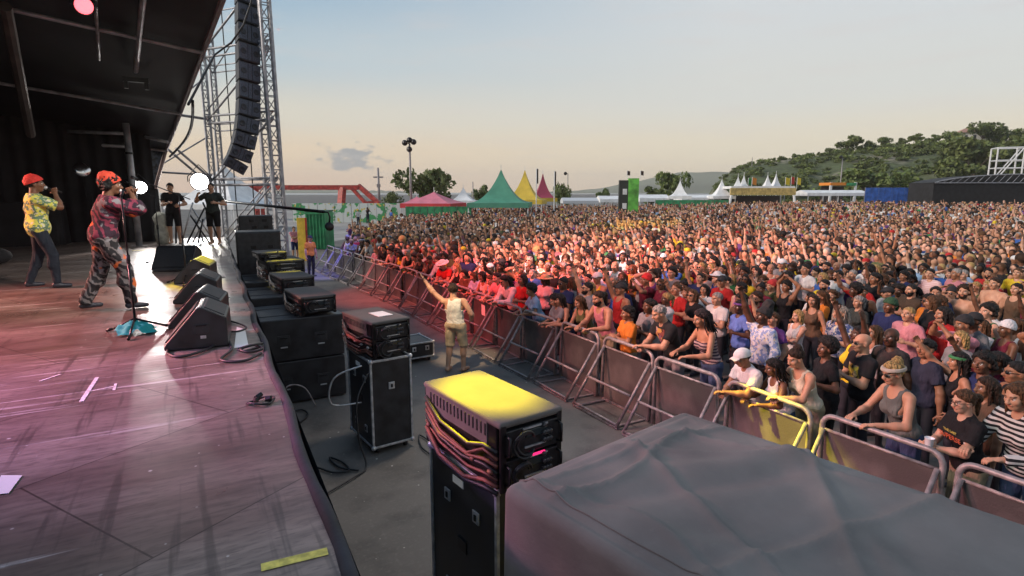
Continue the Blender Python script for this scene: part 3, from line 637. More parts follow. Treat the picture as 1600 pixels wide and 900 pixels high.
def arm_prims(S, r=1.0):
    o = []
    for s, (Sh, E, Wr) in S['arms'].items():
        k = .87 if S['f'] else 1
        o += [cap(Sh, E, .056 * k * r, .043 * k * r), cap(E, E + (Wr - E) * .35, .043 * k * r, .043 * k * r), cap(E + (Wr - E) * .3, Wr, .043 * k * r, .027 * r)]
    return o
_bm = {}
skinM = NB('skin_and_cloth'); ft = skinM.attr('feat', 'GEOMETRY'); sp_ = skinM.new('ShaderNodeSeparateColor'); skinM.link(ft.outputs['Color'], sp_.inputs[0])
tint = skinM.attr('tint'); cc = skinM.mix(skinM.rng(skinM.noise(11, 5), .35, .65, .0, .55), tint.outputs['Color'], skinM.mix(1.0, tint.outputs['Color'], (.72, .6, .55), 'MULTIPLY'))
cc = skinM.mix(sp_.outputs[0], cc, skinM.mix(1.0, tint.outputs['Color'], (.8, .42, .4), 'MULTIPLY')); cc = skinM.mix(sp_.outputs[1], cc, (.02, .014, .01)); cc = skinM.mix(sp_.outputs[2], cc, (.6, .57, .53))
fa = skinM.new('ShaderNodeSeparateColor'); leg = skinM.attr('legs', 'GEOMETRY'); skinM.link(leg.outputs['Color'], fa.inputs[0])
cc = skinM.mix(fa.outputs[0], cc, skinM.attr('tint2').outputs['Color']); skinM.set('Base Color', cc); skinM.set('Roughness', .5); skinM.b.inputs['Specular IOR Level'].default_value = .35
clothM = NB('cloth'); tn = clothM.attr('tint').outputs['Color']; n_ = clothM.noise(5, 4); c1_ = clothM.mix(clothM.rng(n_, .35, .65, 0, .6), tn, clothM.mix(1.0, tn, (.55, .55, .58), 'MULTIPLY'))
clothM.set('Base Color', c1_); clothM.set('Roughness', .85); clothM.b.inputs['Specular IOR Level'].default_value = .2
wv_ = clothM.noise(14, 3, stretch=(1, 1, .35)); clothM.bump(wv_, .9, .05)
def pattern_cloth(name, kind):
    b = NB(name); t1 = b.attr('tint').outputs['Color']; t2 = b.attr('tint3').outputs['Color']; tco = b.new('ShaderNodeTexCoord').outputs['Object']
    if kind == 'stripe':
        wv = b.new('ShaderNodeTexWave', bands_direction='Z'); b.link(tco, wv.inputs['Vector']); wv.inputs['Scale'].default_value = 7; wv.inputs['Distortion'].default_value = .6; f_ = b.rng(wv.outputs['Fac'], .45, .55)
        c = b.mix(f_, t1, t2)
    elif kind == 'floral':
        c = b.mix(b.rng(b.noise(16, 3), .47, .53), t1, t2); c = b.mix(b.rng(b.noise(24, 2, stretch=(1, 1, 1.3)), .58, .62), c, (.6, .55, .4))
    elif kind == 'camo':
        wv = b.new('ShaderNodeTexWave', bands_direction='DIAGONAL'); b.link(tco, wv.inputs['Vector']); wv.inputs['Scale'].default_value = 5; wv.inputs['Distortion'].default_value = 9; wv.inputs['Detail'].default_value = 3; wv.inputs['Detail Scale'].default_value = 1.6
        c = b.mix(b.rng(wv.outputs['Fac'], .55, .68), t1, t2); c = b.mix(b.rng(b.noise(9, 3), .57, .61), c, (.2, .18, .19)); c = b.mix(b.rng(b.noise(4.2, 2), .6, .63), c, (.55, .12, .03))
    else:                                                           # a print on the chest
        g_ = b.new('ShaderNodeSeparateXYZ'); b.link(tco, g_.inputs[0])
        mk = b.math('MULTIPLY', b.math('LESS_THAN', b.math('ABSOLUTE', g_.outputs[0]), .11), b.math('MULTIPLY', b.math('LESS_THAN', b.math('ABSOLUTE', b.math('SUBTRACT', g_.outputs[2], 1.24)), .12), b.math('GREATER_THAN', g_.outputs[1], .03)))
        vo = b.new('ShaderNodeTexVoronoi'); b.link(tco, vo.inputs['Vector']); vo.inputs['Scale'].default_value = 20
        cr = b.new('ShaderNodeValToRGB'); b.link(vo.outputs['Color'], cr.inputs[0]); cr.color_ramp.interpolation = 'CONSTANT'
        for p_, c_ in ((.45, (.5, .42, .06, 1)), (.6, (.02, .05, .2, 1)), (.75, (.4, .42, .4, 1))): e = cr.color_ramp.elements.new(p_); e.color = c_
        cr.color_ramp.elements[0].color = (.01, .01, .012, 1)
        c = b.mix(b.math('MULTIPLY', mk, b.rng(b.noise(11, 3), .38, .48)), t1, b.mix(.5, cr.outputs[0], t2))
    b.set('Base Color', c); b.set('Roughness', .85); b.b.inputs['Specular IOR Level'].default_value = .2; b.bump(b.noise(14, 3, stretch=(1, 1, .35)), .55, .03); return b.m
clothV = dict(plain=clothM.m, stripe=pattern_cloth('striped_cloth', 'stripe'), floral=pattern_cloth('patterned_cloth', 'floral'), camo=pattern_cloth('swirl_cloth', 'camo'), print=pattern_cloth('printed_cloth', 'print'))
hairM = NB('hair'); ht = hairM.attr('tint').outputs['Color']; hn = hairM.noise(60, 3, stretch=(1, 1, .12)); hairM.set('Base Color', hairM.mix(hairM.rng(hn, .35, .65), hairM.mix(1.0, ht, (.3, .3, .3), 'MULTIPLY'), hairM.mix(1.0, ht, (1.25, 1.2, 1.15), 'MULTIPLY'))); hairM.set('Roughness', .62); hairM.b.inputs['Specular IOR Level'].default_value = .3; hairM.bump(hn, 1.0, .03)
hatM = NB('hat_fabric'); ht = hatM.attr('tint').outputs['Color']; hn = hatM.noise(12, 4); hatM.set('Base Color', hatM.mix(hatM.rng(hn, .35, .65, 0, .4), ht, hatM.mix(1.0, ht, (.55, .55, .55), 'MULTIPLY'))); hatM.set('Roughness', .8); hatM.bump(hn, .4, .02)
def body_mesh(pose, sex, lod):
    k_ = ('b', pose, sex, lod)
    if k_ not in _bm:
        S = skel(pose, sex); h = (.0105, .0145)[lod]; arms = arm_prims(S); P = S['torso'] + S['legs'] + arms
        Fd, ax, lo = field(P, h, k=.035); V, Q = surf_nets(Fd, lo, h)
        lg = (dmin(S['legs'], V) < np.minimum(dmin(S['torso'][1:], V), dmin(arms, V)) + .01) & (V[:, 2] < 1.0); lgv = lg.astype(float)
        FA = np.zeros((len(V), 4)); FA[:, 3] = 1; Vs, Qs, As, Ls = [V], [Q], [FA], [lgv]; n = len(V)
        for s, (Wr, Rm) in S['hands'].items():
            c = S['q'].get('curl', (.45, .45))[0 if s == 1 else 1]; hv, hq = hand_geo(c, lod); hv = hv * (s, 1, 1) * (.92 if S['f'] else 1); hq = hq if s == 1 else hq[:, ::-1]
            Vs.append(hv @ Rm.T + Wr); Qs.append(hq + n); n += len(hv); A = np.zeros((len(hv), 4)); A[:, 3] = 1; As.append(A); Ls.append(np.zeros(len(hv)))
        hv, hq, ha = head_geo(lod); hc, hr = S['head']; Vs.append(hv * (.96 if S['f'] else 1) @ hr.T + hc); Qs.append(hq + n); As.append(ha); Ls.append(np.zeros(len(hv)))
        LG = np.concatenate(Ls); LA = np.stack([LG, LG, LG, np.ones_like(LG)], 1)
        _bm[k_] = mesh_np('person_body', np.concatenate(Vs), np.concatenate(Qs), [skinM.m], True, dict(feat=np.concatenate(As), legs=LA))
    return _bm[k_]
def top_mesh(pose, sex, kind, lod, pat):
    k_ = ('t', pose, sex, kind, lod, pat)
    if k_ not in _bm:
        S = skel(pose, sex); h = (.0105, .0145)[lod]; T = S['T']; loose = kind in ('loose', 'jacket')
        infl = .026 if loose else .013
        P = list(S['torso'][:4]) + list(S['torso'][5:])
        if kind in ('tee', 'long', 'loose', 'jacket'): P += [cap(T((0, -.012, 1.39)), T((0, -.012, 1.46)), .085, .07)]
        if kind in ('tee', 'long', 'loose', 'jacket', 'dress'): P.append(eli(T((0, .0, .98)), (.178, .128, .15), S['Rl']))
        for s, (Sh, E, Wr) in S['arms'].items():
            k = .9 if S['f'] else 1
            if kind in ('tee', 'loose'): f_ = .62 if kind == 'tee' else .85; P.append(('s', Sh, Sh + (E - Sh) * f_, .058 * k, .056 * k))
            if kind in ('long', 'jacket'): P += [cap(Sh, E, .058 * k, .048 * k), ('s', E, E + (Wr - E) * .93, .048 * k, .036 * k if kind == 'long' else .046)]
        Fd, ax, lo = field(P, h, infl, .04); x, y, z = grid3(ax)
        Ri = S['Rl']; p = S['piv']; lx, ly, lz = x - p[0], y - p[1], z - p[2]
        ty = Ri[1, 1] * ly + Ri[2, 1] * lz; tz = Ri[1, 2] * ly + Ri[2, 2] * lz + p[2]
        Fd = Fd + (.0055 if not loose else .011) * ncheap(x, y, z, 26 if not loose else 20) + .0045 * np.sin((x * .8 + z * 1.3 + .05 * np.sin(z * 17 + x * 9)) * 62) * np.clip((1.25 - z) * 2.5, 0, 1) * np.sin(y * 14 + x * 8)
        hem = {'tee': .9, 'long': .9, 'loose': .8, 'jacket': .84, 'tank': .95, 'bandeau': 1.0, 'bra': 1.17, 'dress': .8, 'vest': .92}[kind]
        Fd = np.maximum(Fd, (hem - tz))
        if kind in ('tank', 'vest'):
            Fd = np.maximum(Fd, np.where(tz > 1.25, np.abs(x) - (.12 + .0 * tz), -1)); Fd = np.maximum(Fd, .085 - np.sqrt(x**2 + (ty - .09)**2 * .5 + (tz - 1.47)**2)); Fd = np.maximum(Fd, tz - 1.475)
        elif kind in ('bandeau', 'bra', 'dress'):
            Fd = np.maximum(Fd, np.minimum(tz - 1.33, np.maximum(tz - 1.48, np.abs(np.abs(x) - .09) - .012) if kind != 'bandeau' else 9))
        else:
            Fd = np.maximum(Fd, tz - 1.5); Fd = np.maximum(Fd, .062 - np.sqrt(x**2 + (ty - .055)**2 + (tz - 1.51)**2))
        V, Q = surf_nets(Fd, lo, h); _bm[k_] = mesh_np('person_top', V, Q, [clothV[pat]], True)
    return _bm[k_]
def leg_mesh(pose, sex, kind, lod, pat):
    k_ = ('l', pose, sex, kind, lod, pat)
    if k_ not in _bm:
        S = skel(pose, sex); h = (.0105, .0145)[lod]; P = [p for i, p in enumerate(S['legs']) if i not in (3, 7)]; infl = {'trousers': .014, 'shorts': .022, 'baggy': .03}[kind]
        Fd, ax, lo = field(P, h, infl, .03); x, y, z = grid3(ax); Fd = Fd + (.012 if kind == 'baggy' else .005) * ncheap(x, y, z, 22)
        Fd = np.maximum(Fd, z - 1.01); Fd = np.maximum(Fd, (.52 if kind == 'shorts' else .075) - z); V, Q = surf_nets(Fd, lo, h); _bm[k_] = mesh_np('person_' + kind, V, Q, [clothV[pat]], True)
    return _bm[k_]
def tubes(strands, r0, r1, n=5):
    m_ = MB()
    for s in strands: m_.path(s, r0, n, r1)
    return np.array(m_.v), m_.f
def hair_mesh(kind, lod):
    k_ = ('h', kind, lod)
    if k_ in _bm: return _bm[k_]
    h = (.0065, .0095)[lod]; C = HEAD[0]; rs = np.random.RandomState(len(kind) * 7 + 3)
    extra = None
    def E(i, dz=0): return eli((0, -.012, .035 + dz), (.077 + i, .097 + i, .086 + i))
    P = [E(.013)]; hl = True; noise_a, noise_f = .007, 85; zcut = -.075; m_ = hairM.m; k = .03; fr = 0
    if kind == 'buzz': P = [E(.006)]; noise_a = .001
    if kind == 'curly': P = [E(.034), cap((-.07, -.04, -.03), (.07, -.04, -.03), .06)]; noise_a, noise_f = .014, 75; zcut = -.13
    if kind == 'afro': P = [eli((0, -.025, .055), (.145, .14, .135))]; noise_a, noise_f = .012, 70; zcut = -.1
    if kind == 'long': P += [cap((s * a, -.055 - b, .02), (s * a * 1.25, -.085, -.3), .042, .028) for s in (-1, 1) for a, b in ((.02, .03), (.05, .02), (.068, 0))] + [cap((s * .076, .012, .04), (s * .094, .012, -.2), .02, .014) for s in (-1, 1)]; noise_a = .006; zcut = -.4; fr = 1
    if kind == 'bob': P += [cap((s * .066, -.045, .02), (s * .078, -.05, -.12), .045, .036) for s in (-1, 1)] + [cap((0, -.08, 0), (0, -.085, -.11), .05, .04)] + [cap((s * .077, .01, .03), (s * .088, .015, -.09), .02, .016) for s in (-1, 1)]; zcut = -.16; fr = 1
    if kind == 'ponytail': P += [cap((0, -.1, .05), (0, -.155, .03), .03, .032), cap((0, -.155, .03), (0, -.15, -.16), .034, .015)]; zcut = -.3; fr = 2
    if kind == 'bun': P += [eli((0, -.07, .125), (.045, .045, .042))]; zcut = -.075
    if kind == 'dreads':
        P = [E(.022)]; st = []
        for i in range(46 if lod == 0 else 30):
            a = rs.uniform(-.25, math.pi + .25) + math.pi; e = rs.uniform(.1, 1.1); p = np.array([.085 * math.cos(a) * math.cos(e), -.015 + .1 * math.sin(a) * math.cos(e), .04 + .095 * math.sin(e)])
            o = np.array([p[0], p[1] + .015, 0]); o /= np.linalg.norm(o) + 1e-6; l = rs.uniform(.2, .42)
            st.append([p, p + o * .05 + (0, 0, -.03), p + o * .055 + (rs.normal() * .01, rs.normal() * .01, -.5 * l), p + o * .06 + (rs.normal() * .02, rs.normal() * .02 - .02, -l)])
        extra = tubes(st, .012, .007, 5)
    if kind == 'beard': P = [eli((0, .03, -.045), (.067, .07, .085)), eli((0, .052, -.095), (.045, .042, .038))]; hl = False
    if kind in ('cap', 'capback'): P = [E(.025)]; hl = False; m_ = hatM.m; noise_a = .001
    if kind == 'beanie': P = [E(.028), eli((0, -.03, .09), (.07, .08, .07))]; hl = False; m_ = hatM.m
    if kind == 'wrap': P = [E(.028), eli((0, -.045, .1), (.09, .095, .075))]; hl = False; m_ = hatM.m; noise_a, noise_f = .008, 45
    if kind == 'tallwrap': P = [E(.026), cap((0, -.05, .09), (0, -.07, .19), .085, .08)]; hl = False; m_ = hatM.m; noise_a, noise_f = .008, 45
    if kind == 'sunhat': P = [E(.027)]; hl = False; m_ = hatM.m; noise_a = .001
    if kind == 'band': P = [E(.025)]; hl = False; m_ = hatM.m; noise_a = .001
    Fd, ax, lo = field(P, h, 0, k); x, y, z = grid3(ax); Fd = Fd + noise_a * ncheap(x, y, z, noise_f) + (.4 * noise_a * ncheap(x, y, z * .3, noise_f * 2.3) if hl else 0)
    if hl:
        TH = dict(short=.013, buzz=.005, curly=.03, afro=.05, dreads=.02).get(kind, .012)
        cut = y - .75 * (z - .0) - .018 + (.012 * np.sin(x * 60) if kind != 'buzz' else 0)
        if fr == 1: cut = np.where((np.abs(x) > .058) & (z < .06), y - .05, cut)
        cut = np.where(z > .085, np.minimum(cut, y - .1), cut); Fd = Fd + TH * (1 - np.clip(-cut / (.045 if TH < .02 else .06), 0, 1)) ** 1.5; Fd = np.maximum(Fd, cut); Fd = np.maximum(Fd, zcut - z)
    elif kind == 'beard':
        Fd = np.maximum(Fd, z + .042 + .4 * (np.abs(x) < .02) * (z > -.075) * (z < -.045)); Fd = np.maximum(Fd, -.01 - y + .0)
    elif kind in ('cap', 'capback'):
        Fd = np.maximum(Fd, .048 - z + .12 * (y * (1 if kind == 'cap' else -1)) - .012); s = 1 if kind == 'cap' else -1
        Fd = np.minimum(Fd, np.maximum(pd(eli((0, s * .11, .052), (.078, .088, .05)), x, y, z), np.abs(z - .058 + .9 * x * x * 6 + .18 * (s * y - .1)) - .0055))
        if lod == 0 or True: pass
    elif kind == 'beanie': Fd = np.maximum(Fd, .03 + .35 * y - z)
    elif kind == 'wrap': Fd = np.maximum(Fd, .012 + .55 * y - z)
    elif kind == 'tallwrap': Fd = np.maximum(Fd, .012 + .55 * y - z)
    elif kind == 'sunhat':
        Fd = np.maximum(Fd, .05 + .08 * y - z)
    elif kind == 'band': Fd = np.maximum(Fd, np.abs(z - .052 - .1 * y) - .017)
    V, Q = surf_nets(Fd, lo, h); fs = [Q]
    if kind in ('cap', 'capback') and False: pass
    if kind == 'sunhat':
        mb = MB(); n = 28; pr = [(.088, .062), (.13, .05), (.17, .042), (.19, .046), (.19, .051), (.17, .048), (.13, .057), (.088, .07)]
        mb.lathe(pr, (0, -.01, 0), n); extra = (np.array(mb.v), mb.f)
    if extra is not None:
        ev, ef = extra; q4 = np.array([f for f in ef if len(f) == 4]) + len(V); V = np.concatenate([V, ev]); fs = [np.concatenate([Q, q4])]
    _bm[k_] = mesh_np('hair_' + kind, V, fs, [m_], True); return _bm[k_]
def brimfix(): pass
_acc = {}
def acc_mesh(kind):
    if kind not in _acc:
        m_ = MB()
        if kind in ('shades', 'glasses'):
            for s in (-1, 1):
                if kind == 'shades': m_.ell((s * .033, .099, .006), (.027, .007, .02), 10, 6)
                else: m_.path([(s * .033 + .024 * math.cos(a), .1, .004 + .018 * math.sin(a)) for a in np.linspace(0, 2 * math.pi, 13)[:-1]], .0028, 5, closed=True)
                m_.path([(s * .056, .095, .012), (s * .074, .06, .012), (s * .085, -.01, .008)], .0032, 5)
            m_.path([(-.01, .104, .01), (0, .108, .012), (.01, .104, .01)], .003, 5)
            mtl = mat('dark_eyewear', (.008, .008, .01), .12)
        o = m_.build('eyewear', mtl, smooth=True); _acc[kind] = o.data; bpy.data.objects.remove(o)
    return _acc[kind]
def child(name, me, root, tint_=None, tint3=None, M_=None, label=None):
    o = link(name, me, root)
    if M_ is not None: o.matrix_local = M_
    if tint_ is not None: o['tint'] = [float(v) for v in tint_]
    if tint3 is not None: o['tint3'] = [float(v) for v in tint3]
    if label: o['label'] = label
    return o
HATS = {'cap', 'capback', 'beanie', 'wrap', 'tallwrap', 'sunhat', 'band'}
HATNAME = dict(cap='cap', capback='cap', beanie='beanie', wrap='head_wrap', tallwrap='head_wrap', sunhat='sun_hat', band='headband', beard='beard')
def head_matrix(pose, sex):
    hc, hr = skel(pose, sex)['head']; M_ = Matrix(hr.tolist()).to_4x4(); M_.translation = Vector(hc.tolist()); return M_
def person(loc, face, pose, sex, h, skin, hair, top, bottom=None, wear=(), label='', group=None, lod=1, cat='person', wide=1.0, trouser=(.03, .03, .04)):
    """face: bearing the person looks along, radians from +Y towards +X; hair: [(kind, colour), ...]; top: (kind, colour, pattern, colour2)."""
    o = link('person', body_mesh(pose, sex, lod)); o.location = tuple(map(float, loc)); o.rotation_euler = (0, 0, -face); s = h / 1.75; o.scale = (s * wide, s * wide, s)
    if bottom and bottom[0] == 'shorts': trouser = skin
    o['tint'] = [float(v) for v in skin]; o['tint2'] = [float(v) for v in trouser]; tag(o, label, cat, group)
    M_ = head_matrix(pose, sex)
    for kd, c in hair: child(HATNAME.get(kd, 'hair'), hair_mesh(kd, lod), o, c, None, M_)
    if top: child({'tee': 'shirt', 'long': 'shirt', 'loose': 'shirt', 'jacket': 'jacket', 'tank': 'tank_top', 'vest': 'tank_top', 'dress': 'dress', 'bandeau': 'strapless_top', 'bra': 'bikini_top'}[top[0]],
                  top_mesh(pose, sex, top[0], lod, top[2] if len(top) > 2 else 'plain'), o, top[1], top[3] if len(top) > 3 else None)
    if bottom: child('trousers' if bottom[0] != 'shorts' else 'shorts', leg_mesh(pose, sex, bottom[0], lod, bottom[2] if len(bottom) > 2 else 'plain'), o, bottom[1], bottom[3] if len(bottom) > 3 else None)
    for a in wear: child('sunglasses' if a == 'shades' else 'glasses', acc_mesh(a), o, None, None, M_)
    return o
def face_to(x, y, tx=-1.0, ty=9.5): return math.atan2(tx - x, ty - y)
def place_head(px, py, h, pose, sex, face, zg=0.0, wide=1.0):
    hc = skel(pose, sex)['head'][0] * np.array([wide, wide, 1]) * (h / 1.75); P = at(px, py, hc[2] + zg)
    c, s = math.cos(-face), math.sin(-face); return (P[0] - (c * hc[0] - s * hc[1]), P[1] - (s * hc[0] + c * hc[1]), zg)
# ------------------------------------------------------------------ things on the stage
def wedge(x, y, rz, label, sx=1.0):
    t = thing('monitor_wedge', label, 'stage monitor', (x, y, 2.055), rz, 'monitor wedges along the stage edge')
    prof = [(-.3, .0), (-.3, .05), (.0, .4), (.05, .42), (.27, .3), (.27, .0)]
    m_ = MB(); m_.prism([(u * sx, v * sx) for u, v in prof], -.32 * sx, .32 * sx, axis=1); m_.build('cabinet', blackcase, t, bevel=.014)
    d = np.array([.3, 0, .35]); d /= np.linalg.norm(d); n_ = np.array([-d[2], 0, d[0]]); Rm = np.stack([d, [0, 1, 0], n_], 1)
    m_ = MB(); m_.box(np.array([-.15, 0, .226]) * sx + n_ * .008, (.4 * sx, .58 * sx, .014), Rm); m_.build('grille', grille, t, bevel=.004)
    d = np.array([.22, 0, -.12]); d /= np.linalg.norm(d); n_ = np.array([-d[2], 0, d[0]]) * 1; Rm = np.stack([d, [0, 1, 0], n_], 1)
    m_ = MB(); m_.box(np.array([.16, 0, .36]) * sx + n_ * .003, (.2 * sx, .54 * sx, .012), Rm); m_.build('back_panel', lid, t, bevel=.003)
    for s in (-1, 1):
        m_ = MB(); m_.box((.04, s * (.321 * sx + .001), .2), (.15, .008, .1)); hp_ = m_.build('handle_recess', black, t, bevel=.02)
        m_ = MB(); m_.box((.04, s * (.321 * sx + .006), .235), (.1, .014, .016)); m_.build('handle', blackmetal, hp_, bevel=.004)
        m_ = MB(); m_.box((.05, s * (.321 * sx + .003), .115), (.05, .006, .03)); m_.build('badge', alu, t)
    return t
wedge(.0, 6.72, R_(-6), 'nearest black monitor wedge with pale back panel on stage edge')
wedge(.02, 7.75, R_(-10), 'black monitor wedge directly behind the nearest wedge')
wedge(.03, 9.45, R_(-8), 'black monitor wedge with pale panel, beyond the front pair')
wedge(.02, 11.5, R_(-12), 'black monitor wedge lit bright yellow on its sloping face')
wedge(-.3, 13.4, R_(70), 'low dark monitor wedge turned sideways behind the yellow lit one', 1.15)
def mic_stand(x, y, h, label, boom=None, cloth=False):
    t = thing('microphone_stand', label, 'microphone stand', (x, y, 2.053), 0, 'microphone stands on the stage')
    m_ = MB(); m_.tube((0, 0, .08), (0, 0, h * .55), .014); m_.tube((0, 0, h * .5), (0, 0, h), .009); m_.build('pole', blackmetal, t, smooth=True)
    m_ = MB(); m_.tube((0, 0, h * .52), (0, 0, h * .58), .02); m_.build('clutch', black, t, smooth=True)
    for k in range(3):
        a = k * 2.094 + .4; m_ = MB(); m_.tube((0, 0, .16), (.34 * math.cos(a), .34 * math.sin(a), .012), .011); m_.tube((.3 * math.cos(a), .3 * math.sin(a), .03), (.37 * math.cos(a), .37 * math.sin(a), .011), .016); m_.build('leg', blackmetal, t, smooth=True)
    if boom:
        b = np.array(boom); m_ = MB(); m_.tube(np.array([0, 0, h]) - b * .3, np.array([0, 0, h]) + b, .009); m_.tube(np.array([0, 0, h]) + b, np.array([0, 0, h]) + b * 1.16, .02, .026); m_.build('boom', blackmetal, t, smooth=True)
    else:
        m_ = MB(); m_.tube((0, 0, h), (.02, .03, h + .06), .014); m_.build('clip', black, t, smooth=True)
    return t
b = at(213, 520, 2.05); mic_stand(b[0], b[1], 1.5, 'tall black microphone stand in front of the singers, nearest the camera')
b2 = b; m_ = MB()
m_.grid(22, 22, lambda u, v: (b2[0] + (u - .5) * .36 + .02 * math.sin(v * 9), b2[1] + (v - .5) * .32, 2.07 + max(0, .11 * (1 - 3.2 * ((u - .5)**2 + (v - .5)**2)) + .03 * math.sin(u * 14 + v * 6) * math.cos(v * 17))))
tag(m_.build('towel', teal, smooth=True), 'crumpled teal towel over the foot of microphone stand', 'towel')
b = at(292, 443, 2.05); mic_stand(b[0], b[1], 1.5, 'black microphone stand beside the yellow lit wedge', (-.55, -.1, .25))
b = at(252, 412, 2.05); mic_stand(b[0], b[1], 1.45, 'black microphone stand left of the sideways wedge', (-.45, .1, .28))
def cable(pts, r, label, m=cable_m, name='cable'):
    P = [np.array(p, float) for p in pts]; out = []
    for i in range(len(P) - 1):
        p0, p1, p2, p3 = P[max(i - 1, 0)], P[i], P[i + 1], P[min(i + 2, len(P) - 1)]
        for t in np.linspace(0, 1, 7)[:-1]: out.append(.5 * (2 * p1 + (p2 - p0) * t + (2 * p0 - 5 * p1 + 4 * p2 - p3) * t * t + (3 * p1 - p0 - 3 * p2 + p3) * t ** 3))
    out.append(P[-1]); m_ = MB(); m_.path(out, r, 6); return tag(m_.build(name, m, smooth=True), label, 'cable')
def SZ(px, py, z=2.068): return at(px, py, z)
cable([SZ(*p) for p in [(268, 540), (262, 552), (285, 557), (325, 545), (352, 530), (362, 545), (345, 562), (380, 564), (408, 552)]], .014, 'black cable looping from the nearest wedge across the floor')
cable([SZ(412, 540), SZ(385, 548), SZ(372, 546, 2.08), SZ(395, 539, 2.1), SZ(410, 545, 2.09), SZ(388, 550, 2.085), SZ(376, 545, 2.1), SZ(400, 538, 2.12), SZ(414, 536, 2.03)], .013, 'coiled black cable by the stage edge near a paper')
cable([SZ(352, 500), SZ(372, 505), SZ(385, 512), SZ(370, 518), SZ(352, 517)], .011, 'thin black cable between the front wedges')
t = thing('cable_box', 'small black cable connector tangle at the stage edge', 'cable', at(408, 630, 2.055))
m_ = MB()
for k in range(5): m_.box((.05 * math.cos(k * 2), .05 * math.sin(k * 1.7), .02 + .008 * k), (.05, .03, .03), rot(.2 * k, .3, k * .9))
m_.build('plugs', blackmetal, t, bevel=.006)
m_ = MB(); m_.path([(.09 * math.cos(a) * (1 + .15 * math.sin(3 * a)), .07 * math.sin(a), .015 + .01 * math.sin(2 * a)) for a in np.linspace(0, 11, 40)], .008, 5); m_.build('cord', cable_m, t, smooth=True)
# dark gear at the back of the stage
def flightcase(name, label, loc, d, rz, latch=2, trim=alu, group=None, casters=True, top=None):
    t = thing(name, label, 'flight case', loc, rz, group); x, y, z = d; z0 = .11 if casters else .0
    m_ = MB(); m_.box((0, 0, (z + z0) / 2), (x, y, z - z0)); m_.build('case_body', blackcase, t, bevel=.006)
    m_ = MB()
    for sx in (-1, 1):
        for sy in (-1, 1): m_.box((sx * x / 2, sy * y / 2, (z + z0) / 2), (.03, .03, z - z0 + .008))
        for zz in (z0, z): m_.box((sx * x / 2, 0, zz), (.03, y - .035, .03)); m_.box((0, sx * y / 2, zz), (x - .035, .03, .03))
    m_.build('edge_trim', trim, t, bevel=.004)
    for sx in (-1, 1):
        for sy in (-1, 1):
            for zz in (z0, z):
                m_ = MB(); m_.ell((sx * x / 2, sy * y / 2, zz), (.036, .036, .036), 10, 6); m_.build('corner_ball', trim, t, smooth=True)
    for k in range(latch):
        m_ = MB(); m_.box((0 if latch == 1 else (-.25 + .5 * k) * x, -y / 2 - .008, z * .72), (.09, .016, .1)); l_ = m_.build('latch', trim, t, bevel=.006)
        m_ = MB(); m_.box((0 if latch == 1 else (-.25 + .5 * k) * x, -y / 2 - .018, z * .72), (.03, .014, .05)); m_.build('latch_knob', blackmetal, l_, bevel=.004)
    for fy, fz in ((-.22, .78), (.22, .78), (-.22, .24), (.22, .24)):
        m_ = MB(); m_.box((-x / 2 - .007, fy * y, z * fz), (.014, .09, .1)); l_ = m_.build('latch', trim, t, bevel=.006)
        m_ = MB(); m_.box((-x / 2 - .016, fy * y, z * fz), (.012, .03, .05)); m_.build('latch_knob', blackmetal, l_, bevel=.004)
    m_ = MB(); m_.box((-x / 2 - .003, .05 * y, z * .9), (.006, .16, .06)); m_.build('sticker', paper, t)
    for sx in (-1, 1):
        m_ = MB(); m_.box((sx * (x / 2 + .004), 0, z * .55), (.012, .14, .11)); m_.build('handle', blackmetal, t, bevel=.012)
    if casters:
        for sx in (-1, 1):
            for sy in (-1, 1):
                m_ = MB(); m_.lathe([(.05, -.018), (.052, 0), (.05, .018)], (sx * (x / 2 - .08), sy * (y / 2 - .08), .052), 12, rot(0, R_(90))); m_.box((sx * (x / 2 - .08), sy * (y / 2 - .08), .09), (.05, .06, .05)); m_.build('caster', rubber, t)
    return t
def draped(label, px, py, wd, h, dp=.9):
    p = at(px, py, 2.05); t = thing('draped_case', label, 'case', (p[0], p[1], 2.05)); nx = 26
    def f(u, v):
        a = u * 2 * math.pi; q = 4.5; cx = np.sign(math.cos(a)) * abs(math.cos(a)) ** (2 / q); cy = np.sign(math.sin(a)) * abs(math.sin(a)) ** (2 / q); fl = (.0 + .04 * math.sin(a * 13)) * (1 - v)
        return (cx * (wd / 2 + fl), cy * (dp / 2 + fl) + dp / 2, h * v)
    m_ = MB(); m_.grid(90, 8, f); m_.build('cloth_side', darkcloth, t, smooth=True)
    m_ = MB(); m_.box((0, dp / 2, h - .01), (wd * .97, dp * .97, .03)); m_.build('cloth_top', darkcloth, t, bevel=.01); return t
draped('black draped case standing behind the roof post', 222, 378, 1.15, 1.65)
draped('wide black draped riser in the dark behind singers', 20, 386, 2.4, 1.25, 1.2)
for (px, py, d, lab) in [(110, 376, (1.1, .7, 1.0), 'dark equipment case with metal edges between the singers'), (150, 372, (.7, .6, 1.3), 'tall dark equipment case behind the second singer'), (95, 372, (.8, .6, .7), 'low dark case in the shadow behind singers')]:
    p = at(px, py, 2.05); flightcase('equipment_case', lab, (p[0], p[1] + .4, 2.05), d, .1, 1, steel)
